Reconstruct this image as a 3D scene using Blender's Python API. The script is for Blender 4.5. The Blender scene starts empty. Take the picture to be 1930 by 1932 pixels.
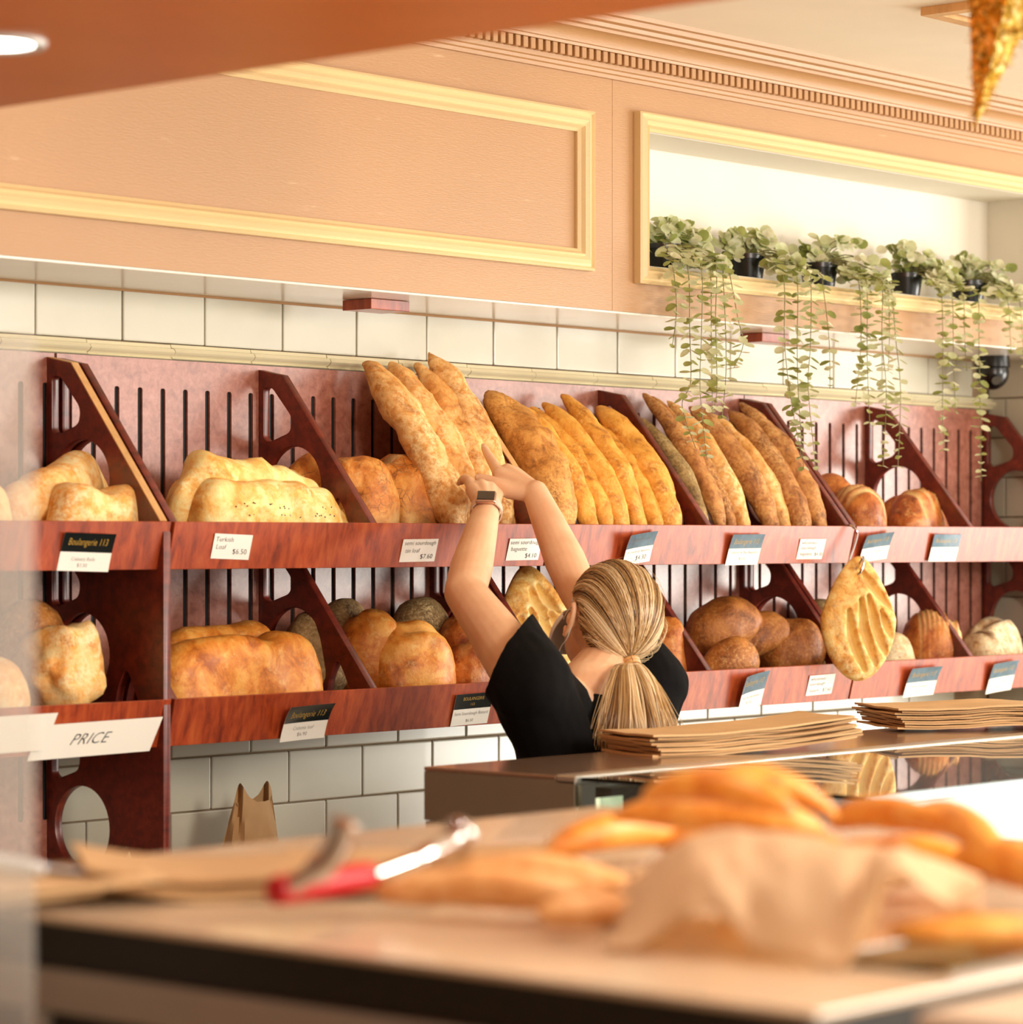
import bpy, bmesh, math, random
import numpy as np
from mathutils import Vector, Matrix
random.seed(7); RNG = np.random.default_rng(11)
SC = bpy.context.scene
COL = SC.collection
PI = math.pi

# ------------------------------------------------------------------ camera
FPX = 5637.0                                   # focal length in pixels of the 1930x1932 frame
ANG = math.atan(4954 / 5637)                   # angle between the bread wall and the view axis
CA, SA = math.cos(ANG), math.sin(ANG)
CAM = Vector((0, -4.061, 1.6))
cam = bpy.data.cameras.new('camera'); cam_o = bpy.data.objects.new('camera', cam); COL.objects.link(cam_o)
fw = Vector((CA, SA, 0)); rt = Vector((SA, -CA, 0)); up = Vector((0, 0, 1))
cam_o.matrix_world = Matrix(((rt.x, up.x, -fw.x, CAM.x), (rt.y, up.y, -fw.y, CAM.y), (rt.z, up.z, -fw.z, CAM.z), (0, 0, 0, 1)))
cam.sensor_fit = 'HORIZONTAL'; cam.sensor_width = 36.0; cam.lens = 36 * FPX / 1930
cam.shift_y = (1021 - 966) / 1930
cam.clip_start = .05
cam.dof.use_dof = True; cam.dof.focus_distance = 5.7; cam.dof.aperture_fstop = 4.5
SC.camera = cam_o
SC.view_settings.view_transform = 'Standard'; SC.view_settings.look = 'None'
SC.view_settings.gamma = 1; SC.view_settings.use_curve_mapping = False
SC.view_settings.exposure = -0.1

# ------------------------------------------------------------------ world and lights
w = bpy.data.worlds.new('daylight'); SC.world = w; w.use_nodes = True
bgn = w.node_tree.nodes['Background']; bgn.inputs[0].default_value = (1, .96, .87, 1); bgn.inputs[1].default_value = 1.5
def area(name, loc, target, sx, sy, power, col):
    l = bpy.data.lights.new(name, 'AREA'); l.shape = 'RECTANGLE'; l.size = sx; l.size_y = sy; l.energy = power; l.color = col
    o = bpy.data.objects.new(name, l); COL.objects.link(o); o.location = loc
    o.rotation_euler = (Vector(target) - Vector(loc)).to_track_quat('-Z', 'Y').to_euler()
    return o
area('shop_window_light', (9.2, -3.5, 1.2), (4.6, -.3, 1.7), 2.7, 1.85, 255, (1, .96, .87))
area('shop_window_upper_light', (6.9, -6.4, 2.35), (4.0, -.3, 1.8), 1.6, .8, 160, (1, .96, .87))
area('counter_fill_light', (2.85, -4.2, 2.58), (2.5, -2.4, 1.2), .8, 1.6, 165, (1, .94, .83))  # added unseen lamp, brightens the counter and the fronts of the things on it
SC.cycles.use_denoising = True
SC.cycles.max_bounces = 7; SC.cycles.transparent_max_bounces = 12

# ------------------------------------------------------------------ measuring helpers (a pixel and a known plane give a world point)
def P(px, py, Y):
    t = (px - 965) / FPX; z = (Y - CAM.y) / (SA - t * CA)
    return Vector((z * (CA + t * SA), Y, 1.6 - (py - 1021) / FPX * z))
def PZ(px, py, Z):
    z = (1.6 - Z) * FPX / (py - 1021); t = (px - 965) / FPX
    return Vector((z * (CA + t * SA), z * (SA - t * CA) + CAM.y, Z))
def pxm(px, Y):                                # metres per pixel at a column of plane Y
    t = (px - 965) / FPX
    return (Y - CAM.y) / (SA - t * CA) / FPX

# ------------------------------------------------------------------ object helpers
def tag(o, label=None, cat=None, group=None, kind=None):
    if label: o['label'] = label
    if cat: o['category'] = cat
    if group: o['group'] = group
    if kind: o['kind'] = kind
    return o
def empty(name, loc, label=None, cat=None, group=None, kind=None):
    o = bpy.data.objects.new(name, None); COL.objects.link(o); o.location = loc; o.empty_display_size = .02
    return tag(o, label, cat, group, kind)
def link(name, me, mat=None, parent=None, world=True):
    o = bpy.data.objects.new(name, me); COL.objects.link(o)
    if mat is not None:
        if len(me.materials) == 0: me.materials.append(mat)
    if parent is not None:
        o.parent = parent
        if world: o.matrix_parent_inverse = root_matrix(parent).inverted()
    return o
def root_matrix(o):
    m = o.matrix_basis.copy()
    return m if o.parent is None else root_matrix(o.parent) @ o.matrix_parent_inverse @ m
def raw(name, V, F, smooth=False):
    me = bpy.data.meshes.new(name)
    me.from_pydata([tuple(v) for v in V], [], F); me.update()
    if smooth: me.polygons.foreach_set('use_smooth', [True] * len(me.polygons))
    return me
class MB:
    def __init__(s): s.V = []; s.F = []
    def add(s, V, F):
        b = len(s.V); s.V += [tuple(v) for v in V]; s.F += [tuple(i + b for i in f) for f in F]
    def box(s, x0, x1, y0, y1, z0, z1, M=None):
        V = [Vector(v) for v in ((x0,y0,z0),(x1,y0,z0),(x1,y1,z0),(x0,y1,z0),(x0,y0,z1),(x1,y0,z1),(x1,y1,z1),(x0,y1,z1))]
        if M is not None: V = [M @ v for v in V]
        s.add(V, [(0,3,2,1),(4,5,6,7),(0,1,5,4),(1,2,6,5),(2,3,7,6),(3,0,4,7)])
    def tube(s, pts, r, seg=8, caps=True):
        pts = [Vector(p) for p in pts]; n = len(pts)
        rr = r if hasattr(r, '__len__') else [r] * n
        rings = []; prev = None
        for i, p in enumerate(pts):
            d = (pts[min(i+1, n-1)] - pts[max(i-1, 0)]).normalized()
            if prev is None:
                a = Vector((0,0,1)) if abs(d.z) < .9 else Vector((1,0,0))
                u = d.cross(a).normalized()
            else: u = (prev - d * prev.dot(d)).normalized()
            prev = u; v = d.cross(u)
            rings.append([p + (u * math.cos(k*2*PI/seg) + v * math.sin(k*2*PI/seg)) * rr[i] for k in range(seg)])
        V = [q for ring in rings for q in ring]; F = []
        for i in range(n-1):
            for k in range(seg):
                F.append((i*seg+k, i*seg+(k+1)%seg, (i+1)*seg+(k+1)%seg, (i+1)*seg+k))
        if caps: F.append(tuple(range(seg))[::-1]); F.append(tuple((n-1)*seg+k for k in range(seg)))
        s.add(V, F)
    def lathe(s, prof, cx, cy, seg=24, M=None):   # prof: list of (r, z)
        V = []; F = []; n = len(prof)
        for r, z in prof:
            for k in range(seg):
                v = Vector((cx + r*math.cos(k*2*PI/seg), cy + r*math.sin(k*2*PI/seg), z))
                V.append(M @ v if M is not None else v)
        for i in range(n-1):
            for k in range(seg): F.append((i*seg+k, i*seg+(k+1)%seg, (i+1)*seg+(k+1)%seg, (i+1)*seg+k))
        F.append(tuple(range(seg))[::-1]); F.append(tuple((n-1)*seg+k for k in range(seg)))
        s.add(V, F)
    def prism(s, prof, x0, x1):                   # profile of (y, z) swept along X
        n = len(prof)
        V = [(x0, y, z) for y, z in prof] + [(x1, y, z) for y, z in prof]
        F = [(i, (i+1) % n, n+(i+1) % n, n+i) for i in range(n)] + [tuple(range(n))[::-1], tuple(range(n, 2*n))]
        s.add(V, F)
    def build(s, name, mat, parent=None, smooth=False, bevel=0, seg=1):
        me = raw(name, s.V, s.F)
        bm = bmesh.new(); bm.from_mesh(me)
        bmesh.ops.recalc_face_normals(bm, faces=bm.faces)
        if bevel:
            es = [e for e in bm.edges if len(e.link_faces) == 2 and e.calc_face_angle(0) > .5]
            bmesh.ops.bevel(bm, geom=es, offset=bevel, segments=seg, affect='EDGES', profile=.6, clamp_overlap=True)
        bm.to_mesh(me); bm.free()
        if smooth:
            me.polygons.foreach_set('use_smooth', [True] * len(me.polygons))
            try: me.set_sharp_from_angle(angle=.7)
            except Exception: pass
        return link(name, me, mat, parent)
def center_origin(o, loc):
    """move a top-level mesh object's origin without moving its geometry"""
    loc = Vector(loc); o.data.transform(Matrix.Translation(-loc)); o.location = loc
def baked(o, mods=()):
    """mesh of an object after its modifiers; the helper object is removed"""
    for m, kw in mods:
        md = o.modifiers.new(m, m)
        for k, v in kw.items(): setattr(md, k, v)
    dg = bpy.context.evaluated_depsgraph_get(); dg.update()
    me = bpy.data.meshes.new_from_object(o.evaluated_get(dg), depsgraph=dg)
    bpy.data.objects.remove(o, do_unlink=True)
    return me
def plate(outer, holes, thick, bevel=0):
    """flat board in local XY with real cut-outs"""
    cu = bpy.data.curves.new('plate', 'CURVE'); cu.dimensions = '2D'; cu.fill_mode = 'BOTH'
    cu.extrude = thick / 2 - bevel; cu.bevel_depth = bevel; cu.bevel_resolution = 0
    for loop in [outer] + list(holes):
        sp = cu.splines.new('POLY'); sp.points.add(len(loop) - 1); sp.use_cyclic_u = True
        for p, q in zip(sp.points, loop): p.co = (q[0], q[1], 0, 1)
    o = bpy.data.objects.new('plate', cu); COL.objects.link(o)
    return baked(o)
def rounded(poly, r, n=5):
    out = []; m = len(poly)
    for i in range(m):
        p = Vector(poly[i]).to_2d(); a = Vector(poly[i-1]).to_2d(); b = Vector(poly[(i+1) % m]).to_2d()
        da = (a - p); db = (b - p); la, lb = da.length, db.length; da /= la; db /= lb
        rr = min(r, la*.45, lb*.45); s0 = p + da*rr; s1 = p + db*rr
        for k in range(n+1):
            t = k/n; out.append(tuple(s0*(1-t)**2 + p*2*t*(1-t) + s1*t*t))
    return out
def text_mesh(body, size, shear=0, align='LEFT', offset=-.012, spacing=1.04):
    cu = bpy.data.curves.new('lettering', 'FONT'); cu.body = body; cu.size = size; cu.shear = shear
    cu.align_x = align; cu.offset = offset*size; cu.space_character = spacing; cu.resolution_u = 3
    o = bpy.data.objects.new('lettering', cu); COL.objects.link(o)
    return baked(o)

# value noise in numpy for shaping crusts and paper
_T = RNG.random((64, 64, 64)) * 2 - 1
def vnoise(p, seed=0):
    p = np.asarray(p, float) + seed * 7.31
    i = np.floor(p).astype(int); f = p - i; f = f*f*(3-2*f); i &= 63; j = (i + 1) & 63
    x0,y0,z0 = i[:,0],i[:,1],i[:,2]; x1,y1,z1 = j[:,0],j[:,1],j[:,2]; a,b,c = f[:,0],f[:,1],f[:,2]
    return ((((_T[x0,y0,z0]*(1-a)+_T[x1,y0,z0]*a)*(1-b)+(_T[x0,y1,z0]*(1-a)+_T[x1,y1,z0]*a)*b)*(1-c)) +
            (((_T[x0,y0,z1]*(1-a)+_T[x1,y0,z1]*a)*(1-b)+(_T[x0,y1,z1]*(1-a)+_T[x1,y1,z1]*a)*b)*c))
def fnoise(p, seed=0, oct=3):
    r = 0; a = 1
    for k in range(oct): r = r + a * vnoise(np.asarray(p) * 2**k, seed + k * 3); a *= .5
    return r

# ------------------------------------------------------------------ materials
def S(r, g, b):
    f = lambda c: (c/255/12.92) if c/255 <= .04045 else ((c/255+.055)/1.055)**2.4
    return (f(r), f(g), f(b), 1)
class NT:
    def __init__(s, name):
        s.m = bpy.data.materials.new(name); s.m.use_nodes = True; s.t = s.m.node_tree; s.t.nodes.clear()
        s.out = s.n('ShaderNodeOutputMaterial'); s.b = s.n('ShaderNodeBsdfPrincipled'); s.l(s.b, 'BSDF', s.out, 'Surface')
    def n(s, typ, **kw):
        nd = s.t.nodes.new(typ)
        for k, v in kw.items(): setattr(nd, k, v)
        return nd
    def l(s, a, ao, b, bi): s.t.links.new(a.outputs[ao], b.inputs[bi])
    def setp(s, **kw):
        for k, v in kw.items(): s.b.inputs[k.replace('_', ' ')].default_value = v
    def coord(s, scale=(1,1,1), rand=True):
        tc = s.n('ShaderNodeTexCoord'); mp = s.n('ShaderNodeMapping'); mp.inputs['Scale'].default_value = scale
        s.l(tc, 'Object', mp, 'Vector')
        if rand:
            oi = s.n('ShaderNodeObjectInfo'); ml = s.n('ShaderNodeMath', operation='MULTIPLY'); ml.inputs[1].default_value = 13.7
            s.l(oi, 'Random', ml, 0); s.l(ml, 0, mp, 'Location')
        return mp
    def noise(s, vec, scale, detail=4, rough=.55, dist=0):
        x = s.n('ShaderNodeTexNoise'); x.inputs['Scale'].default_value = scale; x.inputs['Detail'].default_value = detail
        x.inputs['Roughness'].default_value = rough; x.inputs['Distortion'].default_value = dist
        s.l(vec, 0, x, 'Vector'); return x
    def ramp(s, src, so, stops):
        r = s.n('ShaderNodeValToRGB'); e = r.color_ramp.elements
        while len(e) < len(stops): e.new(.5)
        for el, (p, c) in zip(e, stops): el.position = p; el.color = c if hasattr(c, '__len__') else (c, c, c, 1)
        s.l(src, so, r, 'Fac'); return r
    def mix(s, fac, a, b, blend='MIX'):
        m = s.n('ShaderNodeMix', data_type='RGBA', blend_type=blend)
        for sock, v in ((m.inputs[0], fac), (m.inputs[6], a), (m.inputs[7], b)):
            if isinstance(v, tuple) and len(v) == 2: s.t.links.new(v[0].outputs[v[1]], sock)
            else: sock.default_value = v
        return m
    def bump(s, src, so, strength, dist=.002):
        b = s.n('ShaderNodeBump'); b.inputs['Strength'].default_value = strength; b.inputs['Distance'].default_value = dist
        s.l(src, so, b, 'Height'); s.l(b, 'Normal', s.b, 'Normal'); return b
def plain(name, col, rough=.5, metal=0, coat=0, var=0.0, vscale=6, bump=0, bscale=80, **kw):
    t = NT(name); t.setp(Roughness=rough, Metallic=metal, Coat_Weight=coat, **kw)
    mp = t.coord()
    if var:
        nz = t.noise(mp, vscale, 5); d = tuple(c*(1-var) for c in col[:3]) + (1,); u = tuple(min(1, c*(1+var)) for c in col[:3]) + (1,)
        r = t.ramp(nz, 'Fac', [(.3, d), (.7, u)]); t.l(r, 0, t.b, 'Base Color')
    else: t.b.inputs['Base Color'].default_value = col
    if bump:
        nb = t.noise(mp, bscale, 3); t.bump(nb, 'Fac', bump)
    return t.m
def wood_mat(name, dark, mid, light, rough=.38, along=(9, 9, 1.3)):
    t = NT(name); t.setp(Roughness=rough, Coat_Weight=.45, Coat_Roughness=.3)
    mp = t.coord(along); n1 = t.noise(mp, 6, 6, .65, .4)
    r = t.ramp(n1, 'Fac', [(.28, dark), (.5, mid), (.75, light)])
    mp2 = t.coord((1, 1, 1)); n2 = t.noise(mp2, 7, 4)
    r2 = t.ramp(n2, 'Fac', [(.35, .72), (.65, 1.1)])
    m = t.mix(.6, (r, 0), (r2, 0), 'MULTIPLY'); t.l(m, 2, t.b, 'Base Color')
    n3 = t.noise(mp, 60, 3); t.bump(n3, 'Fac', .06, .001)
    return t.m
def paint_mat(name, col, streak, rough=.42):
    """brushed oil paint: faint horizontal strokes, a few worn spots"""
    t = NT(name); t.setp(Roughness=rough)
    mp = t.coord((1, 1, 9), False); n1 = t.noise(mp, 9, 6, .6); mp2 = t.coord((1, 1, 1), False); n2 = t.noise(mp2, 2.2, 3)
    d = tuple(c*.93 for c in col[:3]) + (1,)
    r = t.ramp(n2, 'Fac', [(.35, d), (.65, col)])
    r2 = t.ramp(n1, 'Fac', [(.66, 0.0), (.8, 1.0)])
    m = t.mix((r2, 0), (r, 0), streak); t.l(m, 2, t.b, 'Base Color')
    nb = t.noise(mp, 70, 4); t.bump(nb, 'Fac', .22, .002)
    return t.m
def bread_mat(name, lo, mid, hi, flour, amt=.5, scale=14, score=None, pale=None, rough=.55, fscale=70, coat=0, bump=.35, crack=0):
    t = NT(name); t.setp(Roughness=rough, Coat_Weight=coat, Coat_Roughness=.3)
    mp = t.coord(); n1 = t.noise(mp, scale*1.5, 9, .68, .5)
    r1 = t.ramp(n1, 'Fac', [(.33, lo), (.47, mid), (.62, hi)])
    n2 = t.noise(mp, fscale*1.3, 8, .75); r2 = t.ramp(n2, 'Fac', [(.62-.26*amt, 0.0), (.74-.2*amt, 1.0)])
    n3 = t.noise(mp, 9, 3); r3 = t.ramp(n3, 'Fac', [(.36, .08), (.64, .95)])
    ml = t.n('ShaderNodeMath', operation='MULTIPLY'); t.l(r2, 0, ml, 0); t.l(r3, 0, ml, 1)
    m = t.mix((ml, 0), (r1, 0), flour)
    if pale is not None:
        at = t.n('ShaderNodeAttribute', attribute_name='pale'); m = t.mix((at, 'Fac'), (m, 2), pale)
    if score is not None:
        at = t.n('ShaderNodeAttribute', attribute_name='score'); m = t.mix((at, 'Fac'), (m, 2), score)
    hgt = t.noise(mp, 160, 4, .7); hs = (hgt, 'Fac')
    if crack:
        vo = t.n('ShaderNodeTexVoronoi', feature='DISTANCE_TO_EDGE'); vo.inputs['Scale'].default_value = 46
        nd = t.noise(mp, 26, 3); av = t.n('ShaderNodeVectorMath', operation='MULTIPLY_ADD'); av.inputs[1].default_value = (.035, .035, .035)
        t.l(nd, 'Color', av, 0); t.l(mp, 0, av, 2); t.l(av, 0, vo, 'Vector'); rc = t.ramp(vo, 'Distance', [(.0, .85), (.045, 0.0)])
        n4 = t.noise(mp, 14, 3); r4 = t.ramp(n4, 'Fac', [(.48, 0.0), (.60, 1.0)])
        m2 = t.n('ShaderNodeMath', operation='MULTIPLY'); t.l(rc, 0, m2, 0); t.l(r4, 0, m2, 1)
        m = t.mix((m2, 0), (m, 2), S(58, 40, 22))
    t.l(m, 2, t.b, 'Base Color'); t.bump(*hs, bump*1.6, .003)
    return t.m
M = {}
M['peach'] = paint_mat('peach_paint', S(178, 134, 88), S(200, 164, 124))
M['cream'] = paint_mat('cream_gloss_paint', S(228, 202, 152), S(238, 222, 190), .3)
M['white_paint'] = plain('white_gloss_paint', S(232, 226, 212), .22, var=.03)
M['niche_white'] = plain('niche_white_paint', S(222, 216, 202), .6, var=.02)
M['ceiling'] = plain('ceiling_paint', S(240, 230, 214), .8, var=.02)
M['tile'] = plain('glazed_cream_tile', S(196, 191, 173), .26, coat=.15, var=.05, vscale=5, bump=.05, bscale=9)
M['rail'] = plain('glazed_rail_tile', S(216, 206, 172), .12, coat=.5, var=.04)
M['grout'] = plain('brown_grout', S(150, 126, 98), .9, var=.15, vscale=30)
M['wood'] = wood_mat('cherry_veneer', S(104, 30, 10), S(164, 64, 26), S(190, 94, 44))
M['wood_d'] = wood_mat('dark_cherry_veneer', S(70, 20, 12), S(108, 35, 22), S(134, 52, 32), .4)
M['wood_b'] = wood_mat('back_panel_veneer', S(130, 72, 56), S(164, 102, 84), S(184, 128, 110), .3)
M['edge_tan'] = wood_mat('raw_board_edge', S(198, 146, 88), S(214, 164, 104), S(224, 178, 122), .6)
M['black'] = plain('matt_black', S(14, 13, 12), .6)
M['black_pl'] = plain('black_plastic', S(12, 13, 15), .25)
M['steel'] = plain('brushed_steel', S(200, 196, 190), .25, 1.0, var=.05, vscale=40)
M['chrome'] = plain('chrome_wire', S(205, 200, 196), .12, 1.0)
M['dark_steel'] = plain('bronze_grey_panel', S(120, 108, 90), .5, var=.04)
M['counter_top'] = plain('polished_tan_top', S(206, 182, 152), .24, 0, coat=.2, var=.05, vscale=3)
M['steel_top'] = plain('brown_steel_top', S(170, 140, 118), .16, .6, var=.04)
M['alu'] = plain('aluminium_rail', S(206, 202, 194), .3, .9)
M['counter_grey'] = plain('grey_cabinet_paint', S(160, 150, 138), .45, var=.05)
M['counter_dark'] = plain('dark_cabinet_recess', S(30, 25, 20), .5)
M['paper_l'] = plain('light_kraft_paper', S(236, 208, 166), .75, var=.04, vscale=14)
def thin_paper(m, amt):
    t = m.node_tree; b = t.nodes['Principled BSDF']; o = [n for n in t.nodes if n.type == 'OUTPUT_MATERIAL'][0]
    tl = t.nodes.new('ShaderNodeBsdfTranslucent'); mx = t.nodes.new('ShaderNodeMixShader'); mx.inputs[0].default_value = amt
    if b.inputs['Base Color'].links: t.links.new(b.inputs['Base Color'].links[0].from_socket, tl.inputs[0])
    t.links.new(b.outputs[0], mx.inputs[1]); t.links.new(tl.outputs[0], mx.inputs[2]); t.links.new(mx.outputs[0], o.inputs[0])
thin_paper(M['paper_l'], .5)
M['paper'] = plain('kraft_paper', S(218, 180, 130), .75, var=.08, vscale=14, bump=.2, bscale=40)
M['paper_d'] = plain('darker_kraft_paper', S(192, 152, 104), .75, var=.1, vscale=14, bump=.2, bscale=40)
M['red'] = plain('red_plastic', S(190, 4, 20), .4)
M['white_pl'] = plain('white_plastic', S(222, 226, 226), .35)
M['blue_edge'] = plain('pale_blue_edge', S(176, 204, 216), .2)
M['bench'] = plain('matt_tan_ledge', S(206, 182, 154), .6)
M['white_card'] = plain('white_card', S(238, 234, 224), .45)
M['black_card'] = plain('black_glossy_card', S(22, 26, 26), .22)
M['blue_card'] = plain('mottled_blue_card', S(74, 104, 122), .22, var=.25, vscale=60)  # blue-grey header band with a mottled tone
M['gold_ink'] = plain('gold_ink', S(206, 160, 60), .4)
M['grey_ink'] = plain('grey_print', S(120, 112, 104), .7)
M['black_ink'] = plain('marker_ink', S(36, 32, 32), .7)
M['floor'] = plain('pale_beige_floor', S(206, 188, 164), .35, var=.06, vscale=4)
M['wall_plain'] = plain('warm_wall_paint', S(176, 148, 118), .8)
M['bulk'] = plain('orange_bulkhead_paint', S(206, 112, 36), .35, var=.06, vscale=5)
def glass_mat(name, tint, rough=.02):
    t = NT(name); t.setp(Roughness=rough, IOR=1.45, Transmission_Weight=1.0); t.b.inputs['Base Color'].default_value = tint
    return t.m
M['glass'] = glass_mat('case_glass', (.86, .93, .88, 1))
def hazy():
    t = NT('hazy_glass_pane'); tr = t.n('ShaderNodeBsdfTransparent'); tr.inputs[0].default_value = (.96, .97, .95, 1)
    t.setp(Roughness=.18); t.b.inputs['Base Color'].default_value = (.85, .84, .8, 1)
    tl = t.n('ShaderNodeBsdfTranslucent'); tl.inputs[0].default_value = (.95, .93, .89, 1); m2 = t.n('ShaderNodeMixShader'); t.l(t.b, 0, m2, 1); t.l(tl, 0, m2, 2)
    mx = t.n('ShaderNodeMixShader'); mx.inputs[0].default_value = .27
    t.l(tr, 0, mx, 1); t.l(m2, 0, mx, 2); t.l(mx, 0, t.out, 'Surface'); return t.m
M['haze'] = hazy()
def emit(name, col, st):
    t = NT(name); t.setp(Emission_Strength=st); t.b.inputs['Emission Color'].default_value = col; t.b.inputs['Base Color'].default_value = col
    return t.m
M['lamp'] = emit('lit_lamp_lens', (1, .95, .85, 1), 14)
M['lcd'] = emit('lcd_display', (.62, .72, .5, 1), .55)
def glitter():
    t = NT('gold_glitter'); t.setp(Roughness=.3, Metallic=.75)
    mp = t.coord(); vo = t.n('ShaderNodeTexVoronoi'); vo.inputs['Scale'].default_value = 170; t.l(mp, 0, vo, 'Vector')
    r = t.ramp(vo, 'Color', [(.2, S(150, 112, 24)), (.5, S(224, 184, 70)), (.85, S(255, 240, 170))]); t.l(r, 0, t.b, 'Base Color')
    t.bump(vo, 'Color', 1.0, .01); return t.m
M['glitter'] = glitter()
FL = S(232, 206, 160)
M['ciabatta'] = bread_mat('ciabatta_crust', S(215, 134, 49), S(247, 183, 94), S(255, 222, 150), S(255, 241, 189), .7, 16, S(255, 232, 170), S(255, 226, 162), .7, 40)
M['turkish'] = bread_mat('turkish_crust', S(215, 138, 45), S(249, 192, 98), S(255, 235, 160), S(255, 245, 187), .6, 13, S(255, 235, 168), S(255, 232, 164), .6, 36)
M['golden'] = bread_mat('golden_loaf_crust', S(175, 91, 24), S(226, 138, 47), S(249, 181, 86), S(255, 213, 133), .35, 15, S(247, 185, 100), None, .45, 34, .15)
M['tin'] = bread_mat('cracked_tin_crust', S(138, 74, 24), S(207, 123, 43), S(234, 166, 80), S(243, 200, 129), .4, 16, S(255, 232, 164), S(255, 232, 162), .5, 40, 0, .3, 1)
M['bag_a'] = bread_mat('floury_baguette_crust', S(166, 98, 37), S(217, 147, 67), S(247, 192, 115), S(255, 226, 164), .75, 18, S(255, 215, 144), S(255, 218, 150), .65, 60)
M['bag_b'] = bread_mat('golden_baguette_crust', S(162, 93, 24), S(224, 151, 51), S(247, 183, 80), S(254, 207, 121), .5, 18, S(255, 213, 119), S(252, 192, 94), .55, 90)
M['bag_dark'] = bread_mat('seeded_baguette_crust', S(125, 72, 22), S(185, 117, 43), S(222, 160, 78), S(234, 183, 103), .8, 26, S(247, 183, 82), S(237, 168, 70), .65, 150)
M['bag_c'] = bread_mat('brown_baguette_crust', S(108, 59, 24), S(166, 102, 47), S(207, 145, 78), S(226, 181, 117), .6, 24, S(234, 181, 107), S(220, 155, 80), .65, 110)
M['rye'] = bread_mat('rye_baguette_crust', S(76, 53, 24), S(136, 104, 55), S(175, 143, 88), S(215, 190, 133), .75, 30, S(194, 153, 92), None, .7, 130)
M['sour'] = bread_mat('sourdough_crust', S(125, 55, 18), S(187, 98, 37), S(224, 140, 63), S(247, 194, 121), .4, 17, S(255, 222, 156), S(243, 183, 107), .42, 50, .2)
M['brown'] = bread_mat('brown_batard_crust', S(104, 53, 16), S(166, 96, 35), S(202, 130, 57), S(237, 185, 115), .45, 15, S(217, 151, 78), S(224, 166, 96), .5, 130, .1)
M['dusk'] = bread_mat('floury_dark_crust', S(83, 57, 26), S(123, 91, 49), S(157, 123, 74), S(202, 177, 125), .6, 14, S(166, 123, 72), None, .75, 120)
M['floury'] = bread_mat('heavily_floured_crust', S(142, 93, 49), S(198, 158, 107), S(234, 207, 160), S(255, 243, 206), .9, 26, S(123, 74, 32), None, .8, 50)
M['orange'] = bread_mat('orange_glazed_crust', S(206, 112, 22), S(234, 148, 46), S(242, 174, 76), S(246, 200, 110), .2, 16, S(240, 180, 90), None, .35, 30, .3)
M['tan_roll'] = bread_mat('tan_roll_crust', S(205, 134, 67), S(232, 168, 98), S(249, 196, 131), S(255, 220, 160), .4, 14, None, None, .5, 30)
M['soft_gold'] = bread_mat('fougasse_crust', S(186, 108, 34), S(239, 173, 78), S(255, 218, 135), S(255, 237, 175), .6, 20, S(255, 230, 162), None, .55, 40)
def leaf_mat(name, a, b):
    t = NT(name); t.setp(Roughness=.55, Subsurface_Weight=.0); mp = t.coord(); nz = t.noise(mp, 90, 3)
    oi = t.n('ShaderNodeObjectInfo'); r0 = t.mix((oi, 'Random'), a, b); r = t.ramp(nz, 'Fac', [(.3, .85), (.7, 1.1)])
    m = t.mix(.6, (r0, 2), (r, 0), 'MULTIPLY'); t.l(m, 2, t.b, 'Base Color')
    tr = t.n('ShaderNodeBsdfTranslucent'); t.l(m, 2, tr, 0); mx = t.n('ShaderNodeMixShader'); mx.inputs[0].default_value = .35
    t.l(t.b, 0, mx, 1); t.l(tr, 0, mx, 2); t.l(mx, 0, t.out, 'Surface'); return t.m
M['leaf0'] = leaf_mat('sage_leaf', S(196, 202, 154), S(226, 228, 192))
M['leaf1'] = leaf_mat('green_leaf', S(132, 144, 74), S(178, 182, 112))
M['leaf2'] = leaf_mat('pale_leaf', S(222, 220, 186), S(240, 238, 214))
M['stem'] = plain('plant_stem', S(122, 118, 74), .6)
def skin_mat():
    t = NT('skin'); t.setp(Roughness=.5, Subsurface_Weight=.12, Subsurface_Scale=.01); t.b.inputs['Subsurface Radius'].default_value = (1, .35, .2)
    mp = t.coord((1,1,1), False); n1 = t.noise(mp, 22, 4); r = t.ramp(n1, 'Fac', [(.3, S(228, 176, 136)), (.7, S(238, 196, 158))])
    t.l(r, 0, t.b, 'Base Color'); n2 = t.noise(mp, 300, 2); t.bump(n2, 'Fac', .05, .001); return t.m
M['skin'] = skin_mat()
def hair_mat():
    t = NT('blonde_hair'); t.setp(Roughness=.36, Specular_IOR_Level=.5)
    at = t.n('ShaderNodeAttribute', attribute_name='tint')
    r = t.ramp(at, 'Fac', [(.0, S(70, 46, 22)), (.35, S(142, 102, 58)), (.68, S(204, 166, 110)), (1, S(250, 232, 196))]); t.l(r, 0, t.b, 'Base Color')  # blonde strand tones, with hair shadows and highlights put into the ramp ends
    return t.m
M['hair'] = hair_mat()
M['shirt'] = plain('black_cotton', S(11, 9, 9), .9, var=.1, vscale=30, bump=.15, bscale=300, Specular_IOR_Level=.15)
M['trouser'] = plain('dark_trouser_cloth', S(28, 28, 32), .85)
M['shoe'] = plain('black_shoe', S(18, 17, 17), .5)
M['mask'] = plain('pale_surgical_mask', S(228, 231, 236), .7)
M['mask_b'] = plain('blue_surgical_mask', S(74, 110, 124), .7)
M['watch_pink'] = plain('pale_watch_strap', S(222, 190, 170), .5)
M['watch_case'] = plain('rose_gold_watch_case', S(214, 172, 148), .25, .8)
M['watch_glass'] = plain('black_watch_glass', S(8, 8, 9), .05, coat=1)
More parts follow.
